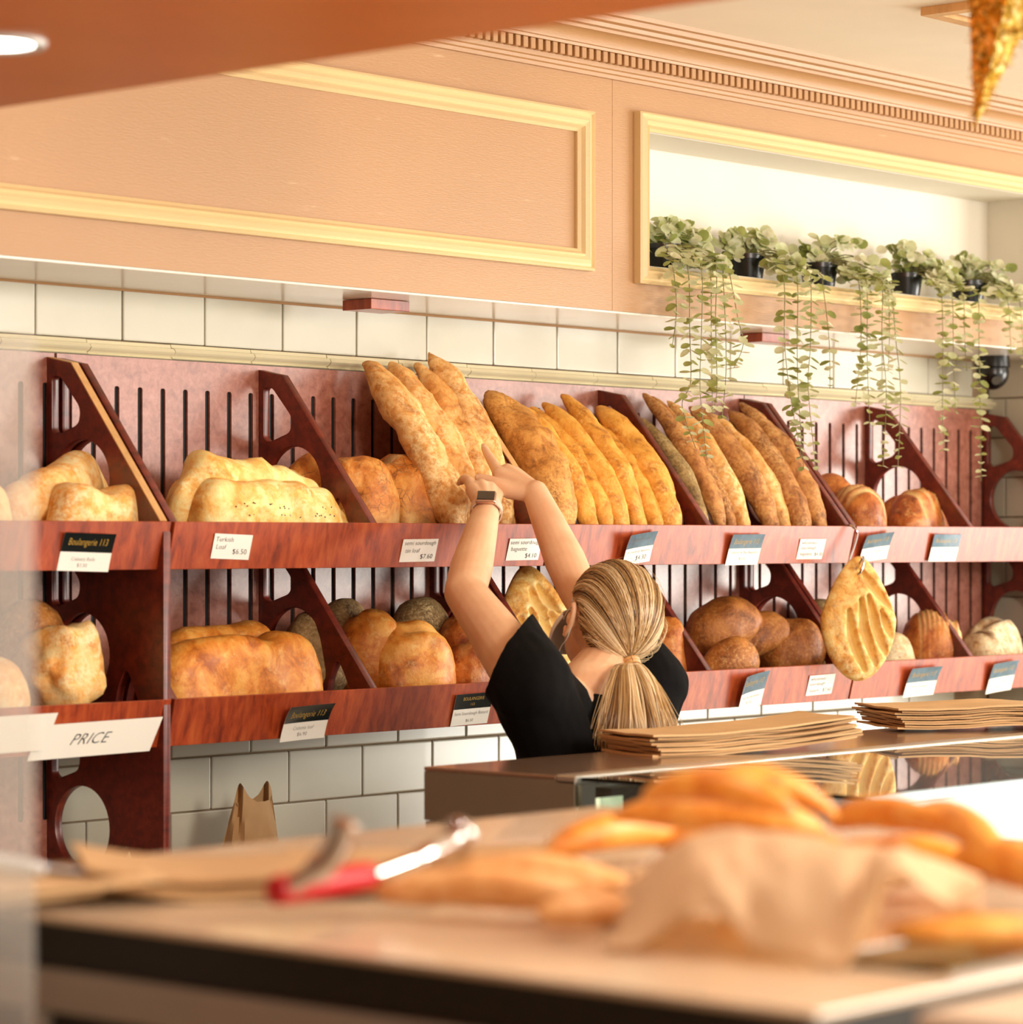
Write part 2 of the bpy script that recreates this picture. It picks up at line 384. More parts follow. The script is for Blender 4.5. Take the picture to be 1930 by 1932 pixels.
# ================================================================== SETTING
ZC = 2.62                                     # ceiling height
XE = 6.44                                     # end wall
def struct(o): o['kind'] = 'structure'; return o
m = MB(); m.box(-1.6, 12, -9, .3, -.1, 0); struct(m.build('floor', M['floor']))
m = MB(); m.box(-1.6, 7.6, -5.2, .3, ZC, ZC+.1); struct(m.build('ceiling', M['ceiling']))
m = MB(); m.box(-1.7, -1.6, -9, .3, 0, ZC); struct(m.build('wall_left', M['wall_plain']))
m = MB(); m.box(-1.6, .2, -6.1, -6.0, 0, ZC); struct(m.build('wall_front', M['wall_plain']))
# tiled back wall: a grouted substrate and single tiles
wall = MB(); wall.box(-1.6, XE+.2, .004, .2, 0, ZC); wall = struct(wall.build('wall_back', M['grout']))
def tile_mesh(w_, h_, t_=.008):
    b = MB(); b.box(-w_/2, w_/2, -t_/2, t_/2, -h_/2, h_/2)
    o = b.build('tile', M['tile'], None, False, .003, 2); me = o.data; bpy.data.objects.remove(o); return me
TM = tile_mesh(.197, .0965)
def put(name, me, loc, parent, rotz=0, scale=None, rot=None):
    o = bpy.data.objects.new(name, me); COL.objects.link(o); o.parent = parent
    mm = Matrix.Translation(loc) @ Matrix.Rotation(rotz, 4, 'Z')
    if rot is not None: mm = mm @ rot
    if scale is not None: mm = mm @ Matrix.Diagonal((*scale, 1))
    o.matrix_basis = root_matrix(parent).inverted() @ mm
    return o
def jit(): return random.uniform(-.0006, .0006)
for k in range(-2, 16):                       # one row above the rail
    x = 3.361 + .1 + .2*k
    if x + .1 <= XE + .01: put('tile', TM, (x, jit(), 2.008), wall)
for r_, z in enumerate((1.253, 1.1535, 1.0545, .9555, .8565)):
    for k in range(-2, 16):
        x = 3.977 - .6 + .2*k + (.1 if r_ % 2 == 1 else .0)
        if x + .1 <= XE + .01: put('tile', TM, (x, jit(), z), wall)
# half-round rail tiles between the tiles and the back panels
rail = empty('trim_1', (3.0, 0, 1.943)); struct(rail)
b = MB(); prof = [(.0, 1.928), (-.013, 1.928), (-.018, 1.931), (-.014, 1.934), (-.022, 1.938), (-.026, 1.943), (-.022, 1.949), (-.014, 1.951), (-.012, 1.957), (.0, 1.957)]
b.prism([(y, z-1.943) for y, z in prof], -.0992, .0992); o = b.build('rail_tile', M['rail'], None, True); RM = o.data; bpy.data.objects.remove(o)
for k in range(-6, 15): put('rail_tile', RM, (3.469 + .1 + .2*k, jit(), 1.943 + jit()), rail)
# end wall (a short return) with its own tiles
wr = MB(); wr.box(XE+.004, XE+.2, -.30, .0, 0, ZC); wr = struct(wr.build('wall_right', M['grout']))
for r_ in range(12):
    for k in range(2):
        y = -.1 - .2*k - (.05 if r_ % 2 else 0)
        if k == 0: put('tile', TM, (XE, y, 2.008 - .0995*r_), wr, PI/2)
    if r_ % 2:
        for y in (-.025, -.275): put('tile', TM, (XE, y - (.0 if y > -.1 else .001), 2.008 - .0995*r_), wr, PI/2, (.24, 1, 1))
    else: put('tile', TM, (XE, -.25, 2.008 - .0995*r_), wr, PI/2, (.49, 1, 1))
# ---- the panelled upper wall (frieze) that overhangs the shelves
YF = -.31; ZS = 2.056
NX0, NX1, NZ0, NZ1 = 4.675, 6.2, 2.150, 2.423       # niche opening
up_ = MB()
up_.box(-1.6, 4.5695, YF, .0, ZS, ZC)
up_.box(4.5705, NX0, YF, .0, ZS, ZC)
up_.box(NX0, NX1, YF, .0, ZS, NZ0); up_.box(NX0, NX1, YF, .0, NZ1, ZC); up_.box(NX1, XE+.2, YF, .0, ZS, ZC)
upper = struct(up_.build('wall_upper', M['peach']))
ns = MB(); ns.box(NX0, NX1, -.15, -.14, NZ0, NZ1); ns.box(NX0, NX1, YF+.004, -.15, NZ0, NZ0+.003); ns.box(NX0, NX1, YF+.004, -.15, NZ1-.003, NZ1)
ns.box(NX0, NX0+.003, YF+.004, -.15, NZ0, NZ1); ns.box(NX1-.003, NX1, YF+.004, -.15, NZ0, NZ1)
ns.build('niche_lining', M['niche_white'], upper)
so = MB(); so.box(-1.6, XE, YF+.004, -.003, ZS-.004, ZS-.0002); so.build('soffit', M['white_paint'], upper)
sl = MB(); sl.tube([(-1.5, -.006, ZS-.005), (XE, -.006, ZS-.005)], .0035, 6); sl.build('sealant_bead', M['peach'], upper)
# picture-frame mouldings with mitred corners
def moulding(x0, x1, z0, z1, wd, name, sides='LRTB'):
    prof = [(0, 0), (0, .016), (.10, .019), (.20, .014), (.30, .016), (.48, .021), (.66, .015), (.74, .018), (.86, .011), (1, .006), (1, 0)]
    def strip(a, bb, inn_a, inn_b):           # outer edge a->bb, inner edge inn_a->inn_b
        V = []; n = len(prof)
        for (ox, oz), (ix, iz) in ((a, inn_a), (bb, inn_b)):
            for t, d in prof: V.append((ox+(ix-ox)*t, YF-d, oz+(iz-oz)*t))
        F = [(i, i+1, n+i+1, n+i) for i in range(n-1)] + [tuple(range(n)), tuple(range(2*n-1, n-1, -1))]
        b = MB(); b.add(V, F); return b
    c = wd
    for s_ in sides:
        if s_ == 'T': b = strip((x0, z1), (x1, z1), (x0+c, z1-c), (x1-c, z1-c))
        if s_ == 'B': b = strip((x0, z0), (x1, z0), (x0+c, z0+c), (x1-c, z0+c))
        if s_ == 'L': b = strip((x0, z0), (x0, z1), (x0+c, z0+c), (x0+c, z1-c))
        if s_ == 'R': b = strip((x1, z0), (x1, z1), (x1-c, z0+c), (x1-c, z1-c))
        b.build(name, M['cream'], upper)
moulding(.9, 4.498, 2.128, 2.440, .042, 'panel_moulding')
moulding(NX0-.036, NX1+.036, NZ0-.036, NZ1+.034, .036, 'niche_moulding')
# ---- dentil cornice
def cyp(p): return YF - p
cor = [(0, 2.512), (.009, 2.512), (.010, 2.519), (.014, 2.521), (.015, 2.527), (.019, 2.529), (.020, 2.536), (.020, 2.558), (.036, 2.558), (.038, 2.563),
       (.042, 2.564), (.046, 2.573), (.054, 2.581), (.064, 2.586), (.068, 2.586), (.069, 2.592), (.080, 2.593), (.083, 2.600), (.094, 2.602), (.096, 2.611), (.106, 2.612), (.108, ZC), (0, ZC)]
b = MB(); b.prism([(cyp(p), z) for p, z in cor], -1.5, XE); cornice = struct(b.build('trim_2', M['peach'], None, True))
b = MB(); b.box(-.0072, .0072, -.0065, .0065, -.0105, .0105); o = b.build('dentil', M['peach'], None, False, .0012); DM = o.data; bpy.data.objects.remove(o)
for k in range(140):
    x = 3.43 + .0216*k
    if x < XE - .01: put('dentil', DM, (x, cyp(.0265), 2.5475), cornice)
# ---- low orange bulkhead over the counter, with a downlight
bh = MB(); bh.box(-.9, 2.36, -4.6, -.50, 2.135, ZC); struct(bh.build('ceiling_bulkhead', M['bulk'], None, False, .006))
d0 = PZ(-6, 78, 2.135)
def downlight(x, y, label, power):
    dl = empty('downlight', (x, y, 2.135), label, 'light', 'downlights in the orange bulkhead')
    b = MB(); b.lathe([(.040, 2.134), (.040, 2.131), (.052, 2.129), (.054, 2.135), (.040, 2.1352)], x, y, 32); b.build('rim', M['white_pl'], dl, True)
    b = MB(); b.lathe([(.0, 2.1295), (.030, 2.1300), (.039, 2.133)], x, y, 32); b.build('lens', M['lamp'], dl, True)
    l = bpy.data.lights.new('downlight_beam', 'AREA'); l.shape = 'DISK'; l.size = .076; l.energy = power; l.color = (1, .93, .8); l.spread = 2.4
    o = bpy.data.objects.new('downlight_beam', l); COL.objects.link(o); o.location = (x, y, 2.127)
downlight(d0.x, d0.y, 'round lit downlight recessed in the orange bulkhead at top left', 1.4)
downlight(1.72, -2.62, 'added out-of-view downlight in the bulkhead above the tan rolls', 2.2)  # extra lamp out of view, put in to brighten the counter
downlight(1.30, -3.05, 'added out-of-view downlight in the bulkhead nearest the front of the counter', 2.4)  # another added lamp, there to light the crumpled bag from above
# ---- ceiling vent
v0 = PZ(1737, 14, ZC)
vent = empty('ceiling_vent', (v0.x, v0.y, ZC), 'square ceiling vent with brown rim beside the gold star', 'vent')
for x0, x1, y0, y1 in ((0, .45, -.03, 0), (0, .45, -.45, -.42), (0, .03, -.42, -.03), (.42, .45, -.42, -.03)):
    b = MB(); b.box(v0.x+x0, v0.x+x1, v0.y+y0, v0.y+y1, ZC-.016, ZC-.0002); b.build('rim', M['edge_tan'], vent)
for k in range(9):
    b = MB(); y = v0.y-.06-.04*k; b.box(v0.x+.035, v0.x+.415, y-.012, y+.012, ZC-.011, ZC-.008, None); b.build('slat', M['ceiling'], vent)
# ---- blocks fixed under the soffit
def block(px, py, lx, ly, label):
    c = P(px, py, -.2); b = MB(); b.box(c.x, c.x+lx, -.2, -.2+ly, ZS-.024, ZS-.0045)
    o = b.build('wooden_block', M['wood'], None, False, .001); tag(o, label, 'block', 'wooden blocks under the soffit'); center_origin(o, (c.x, -.2, ZS-.015))
block(700, 566, .105, .075, 'dark red wooden block under the soffit above the tin loaves')
block(1438, 628, .10, .06, 'dark red wooden block under the soffit behind the hanging stems')
# ---- security camera
c = P(1872, 690, -.12)
sc_ = empty('security_camera', (c.x, c.y, ZS), 'black dome security camera under the soffit by the end wall', 'camera')
b = MB(); b.lathe([(.0, ZS-.004), (.042, ZS-.004), (.044, ZS-.03), (.040, ZS-.034), (.0, ZS-.034)], c.x, c.y, 28); b.build('base', M['black_pl'], sc_, True)
b = MB(); b.lathe([(.039, ZS-.03)] + [(.041*math.cos(a), ZS-.045-.041*math.sin(a)) for a in np.linspace(0, PI/2*.98, 9)], c.x, c.y, 28); b.build('dome', M['black_pl'], sc_, True)
lp = Vector((c.x-.028, c.y-.026, ZS-.062)); b = MB(); b.tube([lp, lp+Vector((-.008, -.008, -.004))], .011, 14); b.build('lens', M['watch_glass'], sc_, True)

# ================================================================== BREAD SHELVES
YB = -.022                                     # face of the slotted back panels
ZT = 1.633; DZ = .298                          # top edge of the upper front board; step down to the lower tier
def divider_outline(): return [(0, -.080), (0, .286), (.062, .274), (.290, .0), (.290, -.006), (.270, -.080)]
H_TOP = rounded([(.012, .254), (.034, .254), (.088, .196), (.084, .168), (.026, .150), (.012, .158)], .016)
H_CIRC = [(.092+.072*math.cos(t), .071+.072*math.sin(t)) for t in np.linspace(0, 2*PI, 40, endpoint=False)]
H_ARCH = rounded([(.172, -.035), (.186, .02), (.206, .052), (.226, .02), (.250, -.035)], .014)
DIV = plate(divider_outline(), [H_TOP, H_CIRC, H_ARCH], .016, .0008); DIV.materials.append(M['wood_d'])
tall = [(0, -1.633), (0, .286), (.062, .274), (.290, .0), (.300, -.02), (.300, -1.633)]
holes = []
for k in range(3):
    for h in (H_TOP, H_CIRC, H_ARCH): holes.append([(x, y - DZ*k) for x, y in h])
TALL = plate(tall, holes, .016, .0008); TALL.materials.append(M['wood_d'])
TO_WALL = Matrix(((0, 0, -1, 0), (-1, 0, 0, 0), (0, 1, 0, 0), (0, 0, 0, 1)))    # local x -> -Y, local y -> +Z
SLOT0 = 3.404 + .003
def rack(name_label, x0, x1, mids, zbot, slot_bot, left_end, right_end, tall_left=False, tall_right=False, trays=(0, 1)):
    t = empty('bread_shelf', ((x0+x1)/2, YB, 0), name_label, 'shelf', 'bread shelves')
    # back panel with routed slots
    P0 = 3.887; n0 = math.ceil((x0 + .02 - P0 + .027) / .0547); hs = []
    k = n0
    while P0 - .027 + .0547*k < x1 - .015:
        xs = P0 - .027 + .0547*k; hs.append(rounded([(xs-.0058, slot_bot), (xs+.0058, slot_bot), (xs+.0058, 1.876), (xs-.0058, 1.876)], .0058)); k += 1
    me = plate([(x0, zbot), (x1, zbot), (x1, 1.928), (x0, 1.928)], hs, .005, 0); me.materials.append(M['wood_b'])
    o = put('back_panel', me, (0, YB+.0025, 0), t, 0, None, Matrix.Rotation(PI/2, 4, 'X'))
    b = MB(); b.box(x0+.004, x1-.004, -.0165, -.010, zbot+.004, 1.92); b.build('slot_shade_sheet', M['black'], t)  # black sheet added to give the slots their shade
    for tier in trays:
        zt = ZT - DZ*tier
        for x in mids: put('divider', DIV, (x, YB-.001, zt), t, 0, None, TO_WALL)
        b = MB(); b.prism([(-.300, zt-.079), (-.312, zt), (-.326, zt), (-.306, zt-.081)], x0+.001, x1-.001); b.build('tray_front', M['wood'], t, False, .001)
        b = MB(); b.prism([(-.298, zt-.079), (-.298, zt-.070), (-.024, zt-.050), (-.024, zt-.059)], x0+.010, x1-.010); b.build('tray_floor', M['wood_d'], t)
        if left_end and not tall_left: put('end_panel', DIV, (x0+.009, YB-.001, zt), t, 0, None, TO_WALL)
        if right_end and not tall_right: put('end_panel', DIV, (x1-.009, YB-.001, zt), t, 0, None, TO_WALL)
    if tall_left: put('end_panel', TALL, (x0+.009, YB-.001, ZT), t, 0, None, TO_WALL)
    if tall_right: put('end_panel', TALL, (x1-.009, YB-.001, ZT), t, 0, None, TO_WALL)
    return t
def edging(t, x, zt, w_=.0155):
    """pale unfinished edge along the sloping front of an end panel"""
    V = []
    pts = [(.000, .2866), (.0622, .2746), (.2906, .0005)]
    for a, z in pts: V += [(x-w_/2, YB-.001-a, zt+z), (x+w_/2, YB-.001-a, zt+z), (x+w_/2, YB-.0022-a, zt+z+.0012), (x-w_/2, YB-.0022-a, zt+z+.0012)]
    F = []
    for i in range(2):
        for k in range(4): F.append((i*4+k, i*4+(k+1) % 4, i*4+4+(k+1) % 4, i*4+4+k))
    F += [(0, 1, 2, 3), (8, 9, 10, 11)]
    b = MB(); b.add(V, F); o = b.build('edge_strip', M['edge_tan'], t); o['label'] = 'pale unfinished edge strip'
r1 = rack('leftmost cherry bread shelf, standing on the floor, with the large price strip', 2.39, 3.388, [2.89], .0, 1.115, True, True, True, True)
edging(r1, 3.379, ZT)
r2 = rack('cherry bread shelf holding the pale flat loaves and the cracked tin loaves', 3.394, 4.366, [3.888], 1.252, 1.262, True, True)
r3 = rack('cherry bread shelf holding the golden and the thin brown baguettes', 4.372, 5.386, [4.880], 1.252, 1.262, True, True)
edging(r3, 4.381, ZT)
r4 = rack('rightmost cherry bread shelf against the tiled end wall, with round scored loaves', 5.390, 6.395, [5.870], 1.252, 1.262, True, True)
# low worktop along the wall
wt = empty('worktop', (4.9, -.2, .92), 'low tan worktop along the tiled wall below the shelves', 'counter')
b = MB(); b.box(3.42, 6.42, -.30, -.006, .905, .935); b.build('top', M['counter_top'], wt, False, .004)
b = MB(); b.box(3.44, 6.42, -.26, -.012, 0, .9045); b.build('base', M['counter_grey'], wt)
for k in range(5):
    b = MB(); b.box(3.46+.59*k, 3.46+.59*k+.57, -.276, -.2605, .08, .89); d = b.build('door', M['counter_grey'], wt, False, .003)
    b = MB(); b.tube([(3.53+.59*k, -.29, .83), (3.95+.59*k, -.29, .83)], .005, 8); b.build('handle', M['steel'], d, True)
# ================================================================== BREAD
def bread_mesh(L, W, H, n=44, m=34, p=2.3, q=2.0, flat=.55, e=2.2, bow=0, bend=0, lump=.05, lf=12, rough=.006, rf=45, seed=0,
               taper=(1, 1), slashes=(), humps=(), pale=0.0, mat='golden'):
    i = np.arange(n); s = -np.cos(PI*i/(n-1)); r = np.clip(1-np.abs(s)**p, 0, 1)**(1/q)
    tp = taper[0] + (taper[1]-taper[0])*(s+1)/2
    a = np.arange(m)*2*PI/m
    ca, sa = np.cos(a), np.sin(a)
    sup = lambda v: np.sign(v)*np.abs(v)**(2/e)
    X = np.repeat((s*L/2)[:, None], m, 1); Rr = (r*tp)[:, None]
    Y = W/2*Rr*sup(ca)[None, :]; Z = H/2*Rr*sup(sa)[None, :]
    Z = np.where(Z < 0, Z*flat, Z)
    ss = s[:, None]
    for c, wd, amp in humps: Z = np.where(Z > 0, Z*(1+amp*np.exp(-((ss-c)/wd)**2)), Z)
    Pn = np.stack([X, Y, Z], -1).reshape(-1, 3)
    nrm = np.stack([X*.6*(2/L)**2*(W/2), Y*(2/W), Z*(2/H)], -1).reshape(-1, 3); nrm /= np.linalg.norm(nrm, axis=1, keepdims=True) + 1e-9
    d = lump*min(W, H)*fnoise(Pn*lf, seed, 2) + .022*min(W, H)*fnoise(Pn*34, seed+3, 2) + rough*min(W, H)*fnoise(Pn*rf, seed+5, 3)
    base = Pn[:, 2].copy()
    sc = np.zeros(len(Pn))
    for (x0, y0, x1, y1, wd, dp) in slashes:
        A = np.array([x0*L/2, y0*W/2]); B = np.array([x1*L/2, y1*W/2]); AB = B-A; ll = np.dot(AB, AB)
        t = np.clip(((Pn[:, :2]-A) @ AB)/ll, 0, 1); dist = np.linalg.norm(Pn[:, :2]-(A+t[:, None]*AB), axis=1)
        sd = ((Pn[:, 0]-A[0])*AB[1]-(Pn[:, 1]-A[1])*AB[0])/math.sqrt(ll)
        topm = (Pn[:, 2] > -.1*H)
        taperw = np.sin(np.clip(t, .04, .96)*PI)**.5
        g = np.exp(-(dist/(wd*.62))**2)*taperw*topm
        d += -dp*g + dp*.9*np.exp(-((sd-wd*1.15)/(wd*.5))**2)*(dist < wd*2.4)*taperw*topm
        sc = np.maximum(sc, np.exp(-(dist/(wd*.8))**4)*taperw*topm)
    Pn = Pn + nrm*d[:, None]
    x01 = Pn[:, 0]/(L/2)
    Pn[:, 2] += bow*(1-x01**2); Pn[:, 1] += bend*(1-x01**2)
    F = []
    for k in range(n-1):
        for j in range(m):
            F.append((k*m+j, k*m+(j+1) % m, (k+1)*m+(j+1) % m, (k+1)*m+j))
    me = raw('loaf', Pn, F, True)
    pl = np.clip((-.05*H - base)/(.35*H) + fnoise(Pn*25, seed+9, 2)*.4, 0, 1)*pale if pale else np.zeros(len(Pn))
    for nm, arr in (('score', sc), ('pale', pl)):
        at = me.attributes.new(nm, 'FLOAT', 'POINT'); at.data.foreach_set('value', arr.astype(np.float32))
    me.materials.append(M[mat]); return me
def place(name, me, loc, xdir, zhint, label, cat='bread', group=None):
    x = Vector(xdir).normalized(); z = Vector(zhint); z = (z - x*z.dot(x)).normalized(); y = z.cross(x)
    o = bpy.data.objects.new(name, me); COL.objects.link(o)
    o.matrix_world = Matrix(((x.x, y.x, z.x, loc[0]), (x.y, y.y, z.y, loc[1]), (x.z, y.z, z.z, loc[2]), (0, 0, 0, 1)))
    return tag(o, label, cat, group)
_sd = [100]
def loaf(name, pl, pr, ptop, Y, W, zb, mat, label, yaw=0, group=None, Lfix=None, tilt=0, hmax=.17, **kw):
    """loaf standing on a tray: pl..pr its visible span in the photo, ptop its crest, Y its distance from the wall, W its breadth"""
    _sd[0] += 1; px = (pl+pr)/2; c = P(px, ptop, Y); span = (pr-pl)*pxm(px, Y)
    psi = math.radians(yaw) + (PI/2 - ANG); cs, sn = abs(math.cos(psi)), abs(math.sin(psi))
    L = Lfix or math.sqrt(max(span**2 - (W*sn)**2, (.45*span)**2))/cs
    hy = abs(math.sin(math.radians(yaw)))*L*.46 + abs(math.cos(math.radians(yaw)))*W*.5
    Y = min(max(Y, -.2925+hy), -.034-hy) if hy < .125 else -.163
    c = P(px, ptop, Y); zt_ = ZT if zb > 1.5 else ZT-DZ
    zb = max(zb, zt_-.070+.020*(Y+hy+.298)/.274+.001, c.z-hmax)
    H = (c.z - zb); fl = kw.get('flat', .55); Hh = 2*H/(1+fl)
    kw.setdefault('seed', _sd[0])
    hm = 1
    me = bread_mesh(L, W, Hh, mat=mat, **kw)
    return place(name, me, (c.x, Y, zb + fl*Hh/2), (math.cos(math.radians(yaw)), math.sin(math.radians(yaw)), math.tan(math.radians(tilt))), (0, 0, 1), label, 'bread', group)
def leaning(name, tip, foot, wpx, mat, label, Yt=-.062, Yf=-.262, bow=.018, H=None, bend=0, group=None, **kw):
    """long loaf leaning from the front board up against the back panel"""
    _sd[0] += 1
    A = P(*foot, Yf); B = P(*tip, Yt); A = A + (A-B)*.115; d = B-A; L = d.length
    W = 1.2*wpx*pxm(foot[0], -.2); Hh = H or W*.86
    kw.setdefault('seed', _sd[0]); kw.setdefault('p', 2.6); kw.setdefault('q', 1.7)
    me = bread_mesh(L, W, Hh, n=60, m=26, flat=.8, bow=bow, bend=bend, mat=mat, lump=kw.pop('lump', .10), lf=kw.pop('lf', 16), rough=.02, rf=120, **kw)
    return place(name, me, (A+B)/2, d, (0, -1, .55), label, 'bread', group)
UZ, LZ = 1.568, 1.270
G1 = 'ciabatta rolls on the upper left shelf'
# ---- upper tier, leftmost shelf
loaf('ciabatta_roll', 98, 261, 908, -.245, .095, UZ, 'ciabatta', 'pale floury roll with two humps, in front on the upper left shelf', 8, G1, humps=((-.62, .4, .12), (.05, .35, -.22), (.68, .3, .12)), pale=.8, lump=.12, p=3.2, e=2.6)
loaf('ciabatta_roll', 30, 186, 868, -.15, .09, UZ+.045, 'ciabatta', 'pale roll standing behind the two humped roll on the upper left shelf', 20, G1, humps=((-.5, .4, -.2), (.6, .3, .18)), pale=.5, lump=.14, p=3.2, tilt=8)
loaf('ciabatta_roll', -90, 17, 905, -.22, .09, UZ, 'ciabatta', 'pale roll cut off by the left edge, behind the hazy pane', 0, G1, pale=.8, lump=.1, p=3)
# ---- upper tier: flat Turkish loaves
G2 = 'flat pale loaves on the upper shelf'
loaf('flat_loaf', 372, 643, 905, -.255, .10, UZ, 'turkish', 'long pale flat loaf dotted with seeds, front one above the first handwritten tag', 2, G2, p=4, q=2.2, e=2.6, pale=.8, lump=.12, lf=15, humps=((-.7, .3, .12), (.3, .5, -.06)))
loaf('flat_loaf', 330, 590, 870, -.185, .10, UZ+.03, 'turkish', 'tallest pale flat loaf, lying behind the seeded one', 4, G2, p=3.4, q=2.2, e=2.5, lump=.14, lf=15, humps=((-.5, .4, .08), (.5, .5, -.14)))
loaf('flat_loaf', 298, 420, 905, -.125, .10, UZ, 'turkish', 'pale flat loaf at the left end of the pile, beside the end panel', 60, G2, lump=.14, p=3)
loaf('flat_loaf', 480, 612, 884, -.10, .10, UZ+.02, 'turkish', 'pale flat loaf at the back of the pile, near the first divider', 6, G2, lump=.12, p=3)
fl_ = [o_ for o_ in COL.objects if o_.name == 'flat_loaf'][0]; rs_ = random.Random(9); sb = MB(); vs_ = [v_ for v_ in fl_.data.vertices if v_.co.y < -.012 and -.01 < v_.co.z < .045 and -.13 < v_.co.x < .12]
for k in range(48):
    v_ = rs_.choice(vs_); sb.box(-.0014, .0014, -.0009, .0009, -.0004, .0007, Matrix.Translation(v_.co + v_.normal.orthogonal()*rs_.uniform(-.004, .004) + Vector((rs_.uniform(-.004, .004), 0, 0))) @ v_.normal.to_track_quat('Z', 'Y').to_matrix().to_4x4() @ Matrix.Rotation(rs_.random()*3, 4, 'Z'))
so_ = sb.build('seeds', M['black_pl'], fl_, True); so_.matrix_parent_inverse = Matrix.Identity(4); so_['kind'] = 'stuff'
# ---- upper tier: cracked tin loaves
G3 = 'cracked tin loaves on the upper shelf'
loaf('tin_loaf', 590, 756, 858, -.235, .12, UZ, 'tin', 'domed brown loaf with a cracked crust and pale sides, just right of the first divider', -48, G3, Lfix=.155, p=3, e=2.5, pale=1.0, lump=.07, n=50, m=44)
loaf('tin_loaf', 690, 852, 853, -.165, .15, UZ, 'tin', 'brown tin loaf with a dark burst ridge, between the domed loaf and the leaning baguettes', -20, G3, Lfix=.15, p=3.4, e=2.6, pale=1.0, lump=.10, lf=18, slashes=((-.7, -.1, .8, .1, .012, .010),))
loaf('tin_loaf', 558, 640, 858, -.09, .11, UZ, 'tin', 'cracked tin loaf mostly hidden behind the first divider', -48, G3, Lfix=.13, p=3, lump=.08)
# ---- upper tier: thick floury baguettes
G4 = 'thick floury baguettes on the upper shelf'
leaning('baguette', (688, 685), (848, 992), 74, 'bag_a', 'leftmost thick floury baguette, broad at its rounded tip', group=G4, bend=-.012, bow=.022, p=3.4, taper=(.9, 1), pale=.3)
leaning('baguette', (738, 684), (884, 992), 62, 'bag_a', 'second thick floury baguette, behind the leftmost one', Yt=-.055, Yf=-.245, group=G4, bend=-.010, bow=.020, p=3.0, pale=.2)
leaning('baguette', (786, 687), (916, 992), 58, 'bag_a', 'third thick floury baguette, with a narrow brown tip, above the watch', Yt=-.05, Yf=-.245, group=G4, bend=-.010, bow=.02, pale=.2)
leaning('baguette', (808, 664), (942, 985), 62, 'bag_a', 'tallest thick baguette, pointed tip rising onto the tiles', Yt=-.05, Yf=-.235, group=G4, bend=-.014, bow=.02, pale=.2)
leaning('baguette', (850, 728), (960, 985), 50, 'bag_a', 'thick floury baguette touching the cherry panel, under the pointing finger', Yt=-.05, Yf=-.225, group=G4, bend=-.008, bow=.014)
# ---- upper tier: golden baguettes
G5 = 'golden baguettes on the upper shelf'
for (tx, ty), (fx, fy), wd, mt, yt, yf, lab in (
    ((917, 737), (1052, 996), 84, 'bag_dark', -.062, -.262, 'broad seeded baguette with a dark pointed tip, leftmost of the golden row'),
    ((962, 757), (1106, 996), 46, 'bag_b', -.055, -.262, 'golden baguette right behind the broad seeded one'),
    ((1001, 768), (1136, 996), 44, 'bag_b', -.05, -.255, 'golden baguette with a low tip, third in the golden row'),
    ((1024, 759), (1166, 996), 48, 'bag_b', -.058, -.262, 'smooth pale golden baguette, fourth in the golden row'),
    ((1058, 743), (1198, 996), 48, 'bag_b', -.06, -.262, 'golden baguette with the highest tip in the middle of its row'),
    ((1100, 790), (1230, 996), 44, 'bag_b', -.062, -.255, 'short orange golden baguette with a low tip, next to last in its row'),
    ((1129, 769), (1262, 996), 54, 'bag_b', -.068, -.265, 'golden baguette with blistered crust, rightmost in its row by the divider')):
    leaning('baguette', (tx, ty), (fx, fy), wd, mt, lab, Yt=yt, Yf=yf, group=G5, bend=-.008, bow=.022, pale=.35)
# ---- upper tier: thin brown baguettes
G6 = 'brown baguettes on the upper shelf'
for (tx, ty), (fx, fy), wd, mt, yt, yf, lab in (
    ((1200, 786), (1318, 998), 36, 'rye', -.075, -.265, 'greyish rye baguette leaning along the divider, lowest tip of the brown row'),
    ((1213, 742), (1352, 998), 38, 'bag_c', -.052, -.262, 'brown baguette with a long curved dark tip, left of the hanging stems'),
    ((1229, 748), (1374, 998), 32, 'bag_c', -.05, -.25, 'thin brown baguette close behind the long curved one'),
    ((1259, 756), (1397, 998), 40, 'bag_a', -.055, -.262, 'pale brown baguette crossed by the longest hanging stem'),
    ((1300, 766), (1448, 998), 46, 'bag_c', -.055, -.264, 'dark fronted brown baguette in the middle of the brown row'),
    ((1338, 778), (1476, 998), 36, 'bag_a', -.055, -.25, 'pale floury baguette wedged in the middle of the brown row'),
    ((1372, 772), (1506, 998), 46, 'bag_c', -.058, -.262, 'reddish brown baguette, next to last in the brown row'),
    ((1396, 760), (1540, 998), 46, 'bag_c', -.062, -.266, 'smooth brown baguette at the right end of the brown row')):
    leaning('baguette', (tx, ty), (fx, fy), wd, mt, lab, Yt=yt, Yf=yf, group=G6, bend=-.010, bow=.022, pale=.3)
# ---- upper tier, right: round scored loaves
G7 = 'scored sourdough loaves on the upper right shelf'
diag5 = tuple((x-.18, -.75, x+.22, .75, .0075, .006) for x in (-.55, -.25, .05, .35, .65))
loaf('sourdough_loaf', 1532, 1606, 893, -.11, .13, UZ+.02, 'sour', 'round sourdough loaf at the back, against the right baguette divider', 20, G7, Lfix=.13, p=2.2, lump=.05)
loaf('sourdough_loaf', 1564, 1671, 917, -.235, .12, UZ, 'sour', 'round scored sourdough loaf beside the baguette divider, front left', 75, G7, Lfix=.15, p=2.3, slashes=diag5, n=60, m=50, lump=.05)
loaf('sourdough_loaf', 1650, 1770, 929, -.12, .11, UZ, 'sour', 'sourdough loaf lying low behind the two scored ones', 0, G7, Lfix=.16, lump=.06)
loaf('sourdough_loaf', 1669, 1804, 925, -.24, .125, UZ, 'sour', 'oval sourdough loaf with fan of pale slashes, rightmost on the upper shelf', 20, G7, slashes=diag5, n=64, m=50, lump=.05)
